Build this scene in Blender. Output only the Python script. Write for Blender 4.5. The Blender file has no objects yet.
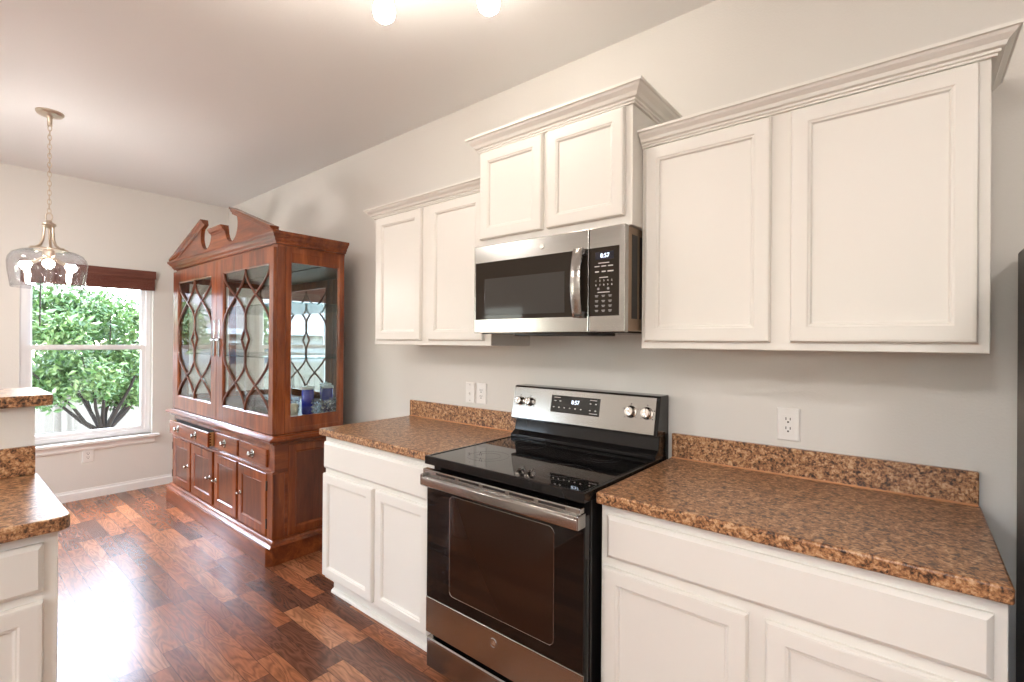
import bpy, bmesh, math, random
from mathutils import Vector, Matrix, Quaternion
random.seed(7)
PI = math.pi
sc = bpy.context.scene
COL = sc.collection

# ------------------------------------------------------------------ camera
cam_data = bpy.data.cameras.new('camera')
cam = bpy.data.objects.new('camera', cam_data)
COL.objects.link(cam)
FW = Vector((-0.63720859, 0.77069003, 0.00144388))
RT = Vector((0.77067822, 0.63718563, 0.00703904))
UP = Vector((-0.0045049, -0.0055981, 0.99997418))
m3 = Matrix((RT, UP, -FW)).transposed()
cam.matrix_world = Matrix.Translation((1.5573, -2.0345, 1.3987)) @ m3.to_4x4()
cam_data.sensor_width = 36.0
cam_data.lens = 485.068 / 1024 * 36.0
cam_data.clip_start = 0.02
cam_data.clip_end = 300
sc.camera = cam

# ------------------------------------------------------------------ world (bright hazy sky, no bare sun), exposure
world = bpy.data.worlds.new('world'); sc.world = world
world.use_nodes = True
wn = world.node_tree
bg = wn.nodes['Background']
sky = wn.nodes.new('ShaderNodeTexSky')
sky.sky_type = 'NISHITA'
sky.sun_disc = False
sky.sun_elevation = math.radians(56)
sky.sun_rotation = math.radians(262)
sky.air_density = 1.0; sky.dust_density = 1.2; sky.ozone_density = 1.0
haze = wn.nodes.new('ShaderNodeHueSaturation'); haze.inputs['Saturation'].default_value = 0.72     # thin bright cloud
wn.links.new(sky.outputs[0], haze.inputs['Color']); wn.links.new(haze.outputs[0], bg.inputs[0])
SKY = 2.2
bg.inputs[1].default_value = SKY
sc.view_settings.view_transform = 'Standard'
sc.view_settings.look = 'None'
sc.view_settings.gamma = 1.0
sc.view_settings.use_curve_mapping = False
sc.view_settings.exposure = 0.80
KITCHEN_BULB = 45.0      # emission of the kitchen bulbs
PENDANT_BULB = 260.0
FILL_DOME = 71.0  # emission of the added fill domes
try:
    sc.cycles.use_denoising = True
    sc.cycles.max_bounces = 14
    sc.cycles.transparent_max_bounces = 16
    sc.cycles.diffuse_bounces = 6
    sc.cycles.glossy_bounces = 6
    sc.cycles.sample_clamp_indirect = 6.0
    sc.cycles.caustics_refractive = False
except Exception:
    pass

# ------------------------------------------------------------------ materials
def new_mat(name):
    m = bpy.data.materials.new(name); m.use_nodes = True
    nt = m.node_tree
    return m, nt, nt.nodes['Principled BSDF']
def plain(name, col, rough=0.5, metal=0.0, spec=0.5, coat=0.0, bump=0.0, bscale=200.0, emit=None, estr=0.0):
    m, nt, b = new_mat(name)
    b.inputs['Base Color'].default_value = (*col, 1)
    b.inputs['Roughness'].default_value = rough
    b.inputs['Metallic'].default_value = metal
    b.inputs['Specular IOR Level'].default_value = spec
    b.inputs['Coat Weight'].default_value = coat
    b.inputs['Coat Roughness'].default_value = 0.1
    if emit:
        b.inputs['Emission Color'].default_value = (*emit, 1)
        b.inputs['Emission Strength'].default_value = estr
    if bump:
        tc = nt.nodes.new('ShaderNodeTexCoord'); n = nt.nodes.new('ShaderNodeTexNoise'); bp = nt.nodes.new('ShaderNodeBump')
        n.inputs['Scale'].default_value = bscale; n.inputs['Detail'].default_value = 2
        bp.inputs['Strength'].default_value = bump; bp.inputs['Distance'].default_value = 0.002
        nt.links.new(tc.outputs['Object'], n.inputs['Vector'])
        nt.links.new(n.outputs['Fac'], bp.inputs['Height']); nt.links.new(bp.outputs['Normal'], b.inputs['Normal'])
    return m
def math_node(nt, op, a, b=None, c=None):
    n = nt.nodes.new('ShaderNodeMath'); n.operation = op
    for i, v in enumerate((a, b, c)):
        if v is None: continue
        if isinstance(v, (int, float)): n.inputs[i].default_value = v
        else: nt.links.new(v, n.inputs[i])
    return n.outputs[0]
def ramp(nt, fac, stops, interp='LINEAR'):
    r = nt.nodes.new('ShaderNodeValToRGB'); e = r.color_ramp.elements
    r.color_ramp.interpolation = interp
    while len(e) < len(stops): e.new(0.5)
    for el, (p, c) in zip(e, stops): el.position = p; el.color = (*c, 1)
    nt.links.new(fac, r.inputs[0]); return r.outputs[0]
def mix(nt, fac, a, b, mode='MIX'):
    n = nt.nodes.new('ShaderNodeMix'); n.data_type = 'RGBA'; n.blend_type = mode
    for i, v in ((0, fac), (6, a), (7, b)):
        if isinstance(v, (int, float)): n.inputs[i].default_value = v
        elif isinstance(v, tuple): n.inputs[i].default_value = (*v, 1)
        else: nt.links.new(v, n.inputs[i])
    return n.outputs[2]
def mapping(nt, scale, out='Object'):
    tc = nt.nodes.new('ShaderNodeTexCoord'); mp = nt.nodes.new('ShaderNodeMapping')
    mp.inputs['Scale'].default_value = scale
    nt.links.new(tc.outputs[out], mp.inputs[0]); return mp.outputs[0]
def noise(nt, vec, scale, detail=3, rough=0.5, dist=0.0):
    n = nt.nodes.new('ShaderNodeTexNoise')
    n.inputs['Scale'].default_value = scale; n.inputs['Detail'].default_value = detail
    n.inputs['Roughness'].default_value = rough; n.inputs['Distortion'].default_value = dist
    if vec is not None: nt.links.new(vec, n.inputs['Vector'])
    return n.outputs['Fac']
def bump_to(nt, b, h, strength, dist=0.001):
    bp = nt.nodes.new('ShaderNodeBump'); bp.inputs['Strength'].default_value = strength; bp.inputs['Distance'].default_value = dist
    nt.links.new(h, bp.inputs['Height']); nt.links.new(bp.outputs[0], b.inputs['Normal'])

M = {}
M['wall'] = plain('wall_paint', (0.70, 0.678, 0.638), 0.55, spec=0.3, bump=0.35, bscale=130)
M['ceiling'] = plain('ceiling_paint', (0.80, 0.80, 0.795), 0.8, spec=0.2, bump=0.3, bscale=90)
M['trim'] = plain('white_trim_paint', (0.82, 0.81, 0.79), 0.35)
M['vinyl'] = plain('white_vinyl', (0.84, 0.85, 0.86), 0.3)
M['cabinet'] = plain('white_cabinet_paint', (0.77, 0.752, 0.705), 0.36, spec=0.45)
M['dark_wood_panel'] = plain('tan_unfinished_side', (0.42, 0.32, 0.23), 0.6)
M['black_enamel'] = plain('black_enamel', (0.010, 0.009, 0.009), 0.10, spec=0.3)
M['black_glass'] = plain('black_glass', (0.006, 0.006, 0.006), 0.03, spec=0.6)
M['oven_glass'] = plain('oven_door_glass', (0.008, 0.005, 0.004), 0.04, spec=0.30)
M['oven_window'] = plain('oven_window_glass', (0.022, 0.010, 0.006), 0.05, spec=0.30)
M['micro_glass'] = plain('microwave_glass', (0.030, 0.024, 0.019), 0.04, spec=0.10)
M['micro_window'] = plain('microwave_window', (0.060, 0.056, 0.052), 0.06, spec=0.06)
M['black_plastic'] = plain('black_plastic', (0.02, 0.018, 0.017), 0.35)
M['bronze_paint'] = plain('dark_bronze_paint', (0.30, 0.21, 0.14), 0.35, metal=0.6)
M['fridge'] = plain('dark_brown_fridge', (0.055, 0.034, 0.025), 0.4, spec=0.3)
M['legend'] = plain('light_legend', (0.65, 0.63, 0.6), 0.5)
M['dim_legend'] = plain('dim_legend', (0.28, 0.27, 0.26), 0.5)
M['digits'] = plain('lit_digits', (0.3, 0.4, 0.6), 0.5, emit=(0.75, 0.85, 1.0), estr=1.6)
M['display'] = plain('display_glass', (0.008, 0.008, 0.02), 0.08)
M['ring_mark'] = plain('burner_ring_grey', (0.045, 0.045, 0.05), 0.12)
M['plate'] = plain('outlet_white', (0.80, 0.78, 0.75), 0.35)
M['slot'] = plain('outlet_slot', (0.05, 0.045, 0.04), 0.6)
M['chrome'] = plain('polished_knob', (0.85, 0.82, 0.78), 0.12, metal=1.0)
M['pewter'] = plain('antique_pewter', (0.45, 0.435, 0.41), 0.22, metal=1.0)
M['nickel'] = plain('champagne_nickel', (0.60, 0.51, 0.41), 0.28, metal=1.0)
M['caulk'] = plain('caulk', (0.55, 0.27, 0.13), 0.5)
M['iron'] = plain('dark_hinge_iron', (0.03, 0.02, 0.015), 0.5, metal=0.5)
M['cobalt'] = plain('cobalt_glass', (0.01, 0.02, 0.30), 0.08, coat=0.4)
M['rim_glass'] = plain('smoky_rim', (0.55, 0.56, 0.58), 0.1)
M['cream'] = plain('cream_ceramic', (0.70, 0.62, 0.50), 0.25)
M['etched'] = plain('etched_flower', (0.35, 0.36, 0.38), 0.4)
M['raw_wood'] = plain('raw_drawer_wood', (0.55, 0.29, 0.11), 0.6)
M['drawer_shade'] = plain('painted_drawer_shade', (0.02, 0.012, 0.008), 0.8)  # near-black that stands in for shade behind the open drawer
M['wand'] = plain('dark_wand', (0.05, 0.035, 0.03), 0.4)
M['kitchen_bulb'] = plain('kitchen_bulb', (1, 1, 1), 0.4, emit=(1.0, 0.89, 0.77), estr=KITCHEN_BULB)
M['pendant_bulb'] = plain('pendant_bulb', (1, 1, 1), 0.4, emit=(1.0, 0.93, 0.86), estr=PENDANT_BULB)
M['dome'] = plain('fill_dome_diffuser', (1, 1, 1), 0.4, emit=(1.0, 0.955, 0.905), estr=FILL_DOME)
M['mirror'] = plain('mirror_back', (0.80, 0.83, 0.83), 0.01, metal=1.0)
M['bark'] = plain('bark', (0.035, 0.025, 0.02), 0.9)
M['fence'] = plain('weathered_fence', (0.24, 0.20, 0.155), 0.85, bump=0.4, bscale=20)
M['siding'] = plain('pale_siding', (0.30, 0.27, 0.25), 0.8)
M['roofing'] = plain('grey_shingles', (0.20, 0.17, 0.16), 0.9, bump=0.5, bscale=12)
M['fascia'] = plain('fascia_white', (0.7, 0.7, 0.7), 0.6)
M['house_pane'] = plain('house_window_pane', (0.06, 0.07, 0.09), 0.05)

def glass_mat(name, tint=(1, 1, 1), ior=1.45, extra=0.0, rough=0.0):
    m = bpy.data.materials.new(name); m.use_nodes = True; nt = m.node_tree
    nt.nodes.remove(nt.nodes['Principled BSDF'])
    out = nt.nodes['Material Output']
    tr = nt.nodes.new('ShaderNodeBsdfTransparent'); tr.inputs[0].default_value = (*tint, 1)
    gl = nt.nodes.new('ShaderNodeBsdfGlossy'); gl.inputs['Roughness'].default_value = rough
    lw = nt.nodes.new('ShaderNodeLayerWeight'); lw.inputs[0].default_value = 0.5
    f0 = ((ior - 1) / (ior + 1)) ** 2 + extra              # Schlick's curve, the same from both sides of the sheet
    f = math_node(nt, 'MULTIPLY_ADD', math_node(nt, 'POWER', lw.outputs['Facing'], 5.0), 1.0 - f0, f0)
    mx = nt.nodes.new('ShaderNodeMixShader')
    nt.links.new(f, mx.inputs[0]); nt.links.new(tr.outputs[0], mx.inputs[1]); nt.links.new(gl.outputs[0], mx.inputs[2])
    nt.links.new(mx.outputs[0], out.inputs[0]); return m
M['pane'] = glass_mat('window_glass', (0.97, 0.98, 0.98), 1.35)
M['cab_glass'] = glass_mat('cabinet_glass', (0.94, 0.97, 0.96), 1.45)
M['shade_glass'] = glass_mat('shade_glass', (0.95, 0.955, 0.97), 1.45, 0.05)
M['clear_glass'] = glass_mat('tumbler_glass', (0.88, 0.91, 0.93), 1.5, 0.08, 0.05)
M['shelf_glass'] = glass_mat('shelf_glass', (0.80, 0.93, 0.89), 1.45)

def stainless(name, col=(0.375, 0.36, 0.34), rough=0.20, scale=(3, 3, 260)):
    m, nt, b = new_mat(name)
    v = mapping(nt, scale)
    n = noise(nt, v, 1.0, 4)
    b.inputs['Metallic'].default_value = 1.0
    nt.links.new(ramp(nt, n, [(0.3, tuple(c * 0.93 for c in col)), (0.7, col)]), b.inputs['Base Color'])
    b.inputs['Roughness'].default_value = rough
    bump_to(nt, b, n, 0.04, 0.0005)
    return m
M['steel'] = stainless('brushed_steel')

def wood(name, dark, mid, light, scale, rough=0.36, coat=0.75):
    m, nt, b = new_mat(name)
    v = mapping(nt, scale)
    n1 = noise(nt, v, 1.0, 5, 0.6, 0.8)
    n2 = noise(nt, mapping(nt, tuple(s * 7 for s in scale)), 1.0, 2)
    n3 = noise(nt, mapping(nt, (2.2, 2.2, 2.2)), 1.0, 1)
    s = math_node(nt, 'ADD', math_node(nt, 'MULTIPLY', n1, 0.7), math_node(nt, 'MULTIPLY', n2, 0.15))
    s = math_node(nt, 'ADD', s, math_node(nt, 'MULTIPLY', n3, 0.18))
    nt.links.new(ramp(nt, s, [(0.33, dark), (0.52, mid), (0.70, light)]), b.inputs['Base Color'])
    b.inputs['Roughness'].default_value = rough; b.inputs['Specular IOR Level'].default_value = 0.2
    b.inputs['Coat Weight'].default_value = coat; b.inputs['Coat Roughness'].default_value = 0.14
    return m
CH = ((0.070, 0.014, 0.004), (0.190, 0.043, 0.010), (0.325, 0.090, 0.023))
M['cherry_v'] = wood('cherry_vertical', *CH, (14, 14, 1.6))
M['cherry_h'] = wood('cherry_horizontal', *CH, (1.6, 14, 14))
M['cherry_d'] = wood('cherry_depth', *CH, (14, 1.6, 14))
M['cherry_dark'] = wood('cherry_dark_panel', (0.050, 0.013, 0.006), (0.105, 0.028, 0.012), (0.17, 0.05, 0.02), (11, 11, 1.3))
M['cherry_in'] = wood('cherry_interior', (0.05, 0.02, 0.012), (0.10, 0.04, 0.022), (0.14, 0.06, 0.03), (10, 10, 1.5), 0.4, 0.1)
M['blind'] = wood('blind_wood', (0.075, 0.025, 0.018), (0.14, 0.05, 0.035), (0.19, 0.075, 0.055), (12, 1.2, 12), 0.4, 0.1)

def granite():
    m, nt, b = new_mat('speckled_laminate')
    v = mapping(nt, (1, 1, 1))
    big = noise(nt, v, 24, 2)
    mid_ = noise(nt, v, 54, 3, 0.70, 0.8)
    fine = noise(nt, v, 150, 2, 0.6)
    vo = nt.nodes.new('ShaderNodeTexVoronoi'); vo.inputs['Scale'].default_value = 150
    nt.links.new(v, vo.inputs['Vector'])
    vr = math_node(nt, 'MULTIPLY', vo.outputs['Color'], 1.0)
    s = math_node(nt, 'ADD', math_node(nt, 'MULTIPLY', mid_, 0.62), math_node(nt, 'MULTIPLY', fine, 0.22))
    s = math_node(nt, 'ADD', s, math_node(nt, 'MULTIPLY', big, 0.10))
    s = math_node(nt, 'ADD', s, math_node(nt, 'MULTIPLY', vr, 0.14))
    c = ramp(nt, s, [(0.405, (0.022, 0.013, 0.010)), (0.465, (0.105, 0.050, 0.027)), (0.53, (0.28, 0.128, 0.055)),
                     (0.585, (0.43, 0.225, 0.105)), (0.67, (0.60, 0.40, 0.24))])
    nt.links.new(c, b.inputs['Base Color'])
    b.inputs['Roughness'].default_value = 0.30
    b.inputs['Specular IOR Level'].default_value = 0.45
    bump_to(nt, b, mid_, 0.06, 0.0006)
    return m
M['granite'] = granite()

def floor_mat():
    m, nt, b = new_mat('strip_laminate_floor')
    tc = nt.nodes.new('ShaderNodeTexCoord'); sx = nt.nodes.new('ShaderNodeSeparateXYZ')
    nt.links.new(tc.outputs['Object'], sx.inputs[0])
    X, Y = sx.outputs[0], sx.outputs[1]
    Wd, Ln = 0.083, 0.46
    yr = math_node(nt, 'DIVIDE', math_node(nt, 'ADD', Y, 20.0 + 0.03), Wd)
    row = math_node(nt, 'FLOOR', yr)
    w1 = nt.nodes.new('ShaderNodeTexWhiteNoise'); w1.noise_dimensions = '1D'; nt.links.new(row, w1.inputs['W'])
    xs = math_node(nt, 'ADD', math_node(nt, 'DIVIDE', math_node(nt, 'ADD', X, 20.0), Ln), w1.outputs['Value'])
    colm = math_node(nt, 'FLOOR', xs)
    cv = nt.nodes.new('ShaderNodeCombineXYZ'); nt.links.new(row, cv.inputs[0]); nt.links.new(colm, cv.inputs[1])
    w2 = nt.nodes.new('ShaderNodeTexWhiteNoise'); w2.noise_dimensions = '2D'; nt.links.new(cv.outputs[0], w2.inputs['Vector'])
    pid = w2.outputs['Value']
    # grain: stretched noise, shifted per strip
    gv = nt.nodes.new('ShaderNodeCombineXYZ')
    nt.links.new(math_node(nt, 'ADD', math_node(nt, 'MULTIPLY', X, 3.0), math_node(nt, 'MULTIPLY', pid, 57.0)), gv.inputs[0])
    nt.links.new(math_node(nt, 'ADD', math_node(nt, 'MULTIPLY', Y, 16.0), math_node(nt, 'MULTIPLY', pid, 91.0)), gv.inputs[1])
    fig = noise(nt, gv.outputs[0], 1.0, 2, 0.4, 0.7)
    bands = math_node(nt, 'FRACT', math_node(nt, 'MULTIPLY', fig, 9.0))
    bands = math_node(nt, 'ABSOLUTE', math_node(nt, 'SUBTRACT', bands, 0.5))
    gf = nt.nodes.new('ShaderNodeCombineXYZ')
    nt.links.new(math_node(nt, 'MULTIPLY', X, 10.0), gf.inputs[0]); nt.links.new(math_node(nt, 'MULTIPLY', Y, 150.0), gf.inputs[1])
    fine = noise(nt, gf.outputs[0], 1.0, 3)
    base = ramp(nt, pid, [(0.0, (0.095, 0.040, 0.026)), (0.2, (0.145, 0.057, 0.033)), (0.42, (0.220, 0.078, 0.037)),
                          (0.64, (0.295, 0.108, 0.048)), (0.84, (0.370, 0.165, 0.084)), (1.0, (0.260, 0.092, 0.040))])
    shade = math_node(nt, 'ADD', math_node(nt, 'MULTIPLY', bands, 1.5), math_node(nt, 'MULTIPLY', fine, 0.9))
    shade = math_node(nt, 'ADD', shade, 0.20)
    cs = nt.nodes.new('ShaderNodeCombineColor')
    for i in range(3): nt.links.new(shade, cs.inputs[i])
    c = mix(nt, 0.85, base, cs.outputs[0], 'MULTIPLY')
    fy = math_node(nt, 'FRACT', yr); fx = math_node(nt, 'FRACT', xs)
    ey = math_node(nt, 'LESS_THAN', math_node(nt, 'MINIMUM', fy, math_node(nt, 'SUBTRACT', 1.0, fy)), 0.018)
    ex = math_node(nt, 'LESS_THAN', math_node(nt, 'MINIMUM', fx, math_node(nt, 'SUBTRACT', 1.0, fx)), 0.004)
    e = math_node(nt, 'MAXIMUM', ey, ex)
    c = mix(nt, math_node(nt, 'MULTIPLY', e, 0.65), c, (0.03, 0.012, 0.008))
    nt.links.new(c, b.inputs['Base Color'])
    b.inputs['Roughness'].default_value = 0.24
    b.inputs['Specular IOR Level'].default_value = 0.55
    bump_to(nt, b, noise(nt, gf.outputs[0], 0.6, 2), 0.10, 0.0008)
    return m
M['floor'] = floor_mat()

def leaf_mat():
    m, nt, b = new_mat('leaves')
    g = nt.nodes.new('ShaderNodeNewGeometry')
    c = ramp(nt, g.outputs['Random Per Island'], [(0.0, (0.045, 0.10, 0.022)), (0.5, (0.105, 0.20, 0.05)), (1.0, (0.25, 0.34, 0.13))])
    nt.links.new(c, b.inputs['Base Color']); b.inputs['Roughness'].default_value = 0.35
    b.inputs['Specular IOR Level'].default_value = 0.6
    return m
M['leaf'] = leaf_mat()
def grass_mat():
    m, nt, b = new_mat('lawn_grass')
    n = noise(nt, mapping(nt, (1, 1, 1)), 6, 4)
    nt.links.new(ramp(nt, n, [(0.3, (0.07, 0.075, 0.04)), (0.7, (0.13, 0.125, 0.08))]), b.inputs['Base Color'])
    b.inputs['Roughness'].default_value = 0.9
    return m
M['grass'] = grass_mat()

# ------------------------------------------------------------------ mesh helpers
class MB:
    def __init__(s): s.bm = bmesh.new(); s.smooth = False
    def box(s, x0, x1, y0, y1, z0, z1, bevel=0.0, seg=2, rot=None, piv=None):
        b = bmesh.new(); bmesh.ops.create_cube(b, size=1.0)
        bmesh.ops.scale(b, vec=(abs(x1 - x0), abs(y1 - y0), abs(z1 - z0)), verts=b.verts)
        bmesh.ops.translate(b, vec=((x0 + x1) / 2, (y0 + y1) / 2, (z0 + z1) / 2), verts=b.verts)
        if bevel: bmesh.ops.bevel(b, geom=b.edges[:], offset=bevel, segments=seg, affect='EDGES', profile=0.5)
        if rot: bmesh.ops.rotate(b, cent=piv, matrix=rot, verts=b.verts)
        s._merge(b); return s
    def _merge(s, b):
        me = bpy.data.meshes.new('tmp'); b.to_mesh(me); b.free(); s.bm.from_mesh(me); bpy.data.meshes.remove(me)
    def prism(s, poly, axis, a0, a1, bevel=0.0):
        """poly: 2D outline; extruded along axis from a0 to a1. axis 'x': (y,z); 'y': (x,z); 'z': (x,y)"""
        f = {'x': lambda p, a: (a, p[0], p[1]), 'y': lambda p, a: (p[0], a, p[1]), 'z': lambda p, a: (p[0], p[1], a)}[axis]
        b = bmesh.new()
        v0 = [b.verts.new(f(p, a0)) for p in poly]; v1 = [b.verts.new(f(p, a1)) for p in poly]
        b.faces.new(v0); b.faces.new(v1[::-1]); n = len(poly)
        for i in range(n): b.faces.new((v0[i], v1[i], v1[(i + 1) % n], v0[(i + 1) % n]))
        bmesh.ops.recalc_face_normals(b, faces=b.faces[:])
        if bevel: bmesh.ops.bevel(b, geom=b.edges[:], offset=bevel, segments=2, affect='EDGES', profile=0.5)
        s._merge(b); return s
    def tube(s, pts, r, n=10, closed=False, taper=None):
        P = [Vector(p) for p in pts]; k = len(P); b = bmesh.new(); rings = []
        up = None
        for i in range(k):
            if closed: t = (P[(i + 1) % k] - P[i - 1])
            else: t = P[min(i + 1, k - 1)] - P[max(i - 1, 0)]
            t.normalize()
            if up is None:
                up = Vector((0, 0, 1)) if abs(t.z) < 0.9 else Vector((0, 1, 0))
            a = t.cross(up)
            if a.length < 1e-6: a = t.cross(Vector((1, 0.3, 0)))
            a.normalize(); c = a.cross(t); c.normalize(); up = c
            rr = taper[i] if taper else r
            rings.append([b.verts.new(P[i] + (a * math.cos(2 * PI * j / n) + c * math.sin(2 * PI * j / n)) * rr) for j in range(n)])
        m_ = k if closed else k - 1
        for i in range(m_):
            A, B = rings[i], rings[(i + 1) % k]
            for j in range(n): b.faces.new((A[j], A[(j + 1) % n], B[(j + 1) % n], B[j]))
        if not closed:
            b.faces.new(rings[0][::-1]); b.faces.new(rings[-1])
        bmesh.ops.recalc_face_normals(b, faces=b.faces[:])
        s._merge(b); return s
    def lathe(s, prof, c, axis='z', n=32, closed=False):
        """prof: (radius, height) list along axis from point c"""
        ax = {'z': (Vector((1, 0, 0)), Vector((0, 1, 0)), Vector((0, 0, 1))),
              'y': (Vector((1, 0, 0)), Vector((0, 0, 1)), Vector((0, -1, 0))),      # heights run towards -y
              'x': (Vector((0, 1, 0)), Vector((0, 0, 1)), Vector((1, 0, 0)))}[axis]
        c = Vector(c); b = bmesh.new(); R = []
        for r, h in prof:
            if r < 1e-6: R.append([b.verts.new(c + ax[2] * h)])
            else: R.append([b.verts.new(c + ax[2] * h + (ax[0] * math.cos(2 * PI * j / n) + ax[1] * math.sin(2 * PI * j / n)) * r) for j in range(n)])
        seq = list(zip(R, R[1:])) + ([(R[-1], R[0])] if closed else [])
        for A, B in seq:
            for j in range(n):
                j2 = (j + 1) % n
                if len(A) == 1 and len(B) == 1: continue
                if len(A) == 1: b.faces.new((A[0], B[j], B[j2]))
                elif len(B) == 1: b.faces.new((A[j], A[j2], B[0]))
                else: b.faces.new((A[j], A[j2], B[j2], B[j]))
        bmesh.ops.recalc_face_normals(b, faces=b.faces[:])
        s._merge(b); return s
    def sphere(s, c, r, sx=1, sy=1, sz=1, n=20):
        b = bmesh.new(); bmesh.ops.create_uvsphere(b, u_segments=n, v_segments=n // 2 + 2, radius=r)
        bmesh.ops.scale(b, vec=(sx, sy, sz), verts=b.verts); bmesh.ops.translate(b, vec=c, verts=b.verts)
        s._merge(b); return s
    def loft(s, u0, u1, v0, v1, rings, place):
        """concentric rectangles (inset, out): a panel whose face is stepped; place(u,v,d) -> xyz"""
        b = bmesh.new(); L = []
        for ins, d in rings:
            q = [(u0 + ins, v0 + ins), (u1 - ins, v0 + ins), (u1 - ins, v1 - ins), (u0 + ins, v1 - ins)]
            L.append([b.verts.new(place(u, v, d)) for u, v in q])
        for A, B in zip(L, L[1:]):
            for j in range(4): b.faces.new((A[j], A[(j + 1) % 4], B[(j + 1) % 4], B[j]))
        b.faces.new(L[-1]); b.faces.new(L[0][::-1])
        bmesh.ops.recalc_face_normals(b, faces=b.faces[:])
        s._merge(b); return s
    def ringframe(s, u0, u1, v0, v1, rings, place):
        """like loft but an open frame: last ring joins back to the first"""
        b = bmesh.new(); L = []
        for ins, d in rings:
            q = [(u0 + ins, v0 + ins), (u1 - ins, v0 + ins), (u1 - ins, v1 - ins), (u0 + ins, v1 - ins)]
            L.append([b.verts.new(place(u, v, d)) for u, v in q])
        for A, B in list(zip(L, L[1:])) + [(L[-1], L[0])]:
            for j in range(4): b.faces.new((A[j], A[(j + 1) % 4], B[(j + 1) % 4], B[j]))
        bmesh.ops.recalc_face_normals(b, faces=b.faces[:])
        s._merge(b); return s
    def sweep(s, path, prof, side=1):
        """moulding: open plan path [(x,y)], profile [(out, z)] closed outline; out is to the right of the path when side=1"""
        P = [Vector((p[0], p[1])) for p in path]; k = len(P); b = bmesh.new(); R = []
        nrm = []
        for i in range(k - 1):
            d = (P[i + 1] - P[i]).normalized(); nrm.append(Vector((d.y, -d.x)) * side)
        for i in range(k):
            if i == 0: m_ = nrm[0]
            elif i == k - 1: m_ = nrm[-1]
            else:
                m_ = nrm[i - 1] + nrm[i]; m_ = m_ / m_.dot(nrm[i])
            R.append([b.verts.new((P[i].x + m_.x * o, P[i].y + m_.y * o, z)) for o, z in prof])
        n = len(prof)
        for A, B in zip(R, R[1:]):
            for j in range(n): b.faces.new((A[j], A[(j + 1) % n], B[(j + 1) % n], B[j]))
        b.faces.new(R[0]); b.faces.new(R[-1][::-1])
        bmesh.ops.recalc_face_normals(b, faces=b.faces[:])
        s._merge(b); return s
    def build(s, name, mat, parent=None, smooth=False):
        me = bpy.data.meshes.new(name); off = origin_of(parent)
        if off.length: bmesh.ops.translate(s.bm, vec=-off, verts=s.bm.verts)
        s.bm.to_mesh(me); s.bm.free()
        o = bpy.data.objects.new(name, me); COL.objects.link(o); me.materials.append(mat)
        if parent is not None: o.parent = parent
        if smooth:
            for p in me.polygons: p.use_smooth = True
            if smooth != 'all':
                me.set_sharp_from_angle(angle=math.radians(38))
        return o
    def build_each(s, name, mat, parent=None, smooth=False):
        """every connected piece becomes an object of its own"""
        s.bm.verts.index_update(); s.bm.faces.index_update(); todo = set(s.bm.verts); out = []
        while todo:
            st_ = [todo.pop()]; isl = set(st_)
            while st_:
                for e in st_.pop().link_edges:
                    for v in e.verts:
                        if v in todo: todo.discard(v); isl.add(v); st_.append(v)
            idx = {v: i for i, v in enumerate(sorted(isl, key=lambda q: q.index))}
            fs = {f for v in isl for f in v.link_faces}
            b = bmesh.new(); nv = [b.verts.new(v.co) for v in idx]
            for f in sorted(fs, key=lambda q: q.index): b.faces.new([nv[idx[v]] for v in f.verts])
            m_ = MB(); m_._merge(b); out.append(m_.build(name, mat, parent, smooth))
        s.bm.free(); return out
def origin_of(o):
    v = Vector((0, 0, 0))
    while o is not None: v = v + o.location; o = o.parent
    return v
def tag(o, label, cat, group=None):
    o['label'] = label; o['category'] = cat
    if group: o['group'] = group
    return o
def thing(name, loc, label, cat, group=None):
    o = bpy.data.objects.new(name, None); o.empty_display_size = 0.1; COL.objects.link(o); o.location = loc
    return tag(o, label, cat, group)
def struct(mb, name, mat, smooth=False):
    o = mb.build(name, mat, None, smooth); o['kind'] = 'structure'; return o
def copy_tree(o, parent=None):
    c = o.copy(); COL.objects.link(c)
    if parent is not None: c.parent = parent
    for ch in list(o.children): copy_tree(ch, c)
    return c
def front(y): return lambda u, v, d: (u, y - d, v)        # faces -y
def east(x): return lambda u, v, d: (x + d, u, v)          # faces +x
def text(name, body, size, place, mat, parent, depth=0.0006, stretch=1.0, slant=0.0):
    """writing as a mesh; place(u,v,d) gives the plane, origin at its centre"""
    cu = bpy.data.curves.new(name, 'FONT'); cu.body = body; cu.size = size; cu.align_x = 'CENTER'; cu.align_y = 'CENTER'
    cu.shear = slant; cu.resolution_u = 3
    tmp = bpy.data.objects.new('tmp', cu); COL.objects.link(tmp)
    dg = bpy.context.evaluated_depsgraph_get(); dg.update()
    me = bpy.data.meshes.new_from_object(tmp.evaluated_get(dg)); bpy.data.objects.remove(tmp)
    off = origin_of(parent)
    b = bmesh.new(); b.from_mesh(me)
    r = bmesh.ops.extrude_face_region(b, geom=b.faces[:])
    bmesh.ops.translate(b, vec=(0, 0, depth), verts=[e for e in r['geom'] if isinstance(e, bmesh.types.BMVert)])
    for v in b.verts: v.co = Vector(place(v.co.x * stretch, v.co.y, v.co.z)) - off
    bmesh.ops.recalc_face_normals(b, faces=b.faces[:])
    b.to_mesh(me); b.free(); me.materials.clear(); me.materials.append(mat); me.name = name
    o = bpy.data.objects.new(name, me); COL.objects.link(o); o.parent = parent
    return o

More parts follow.
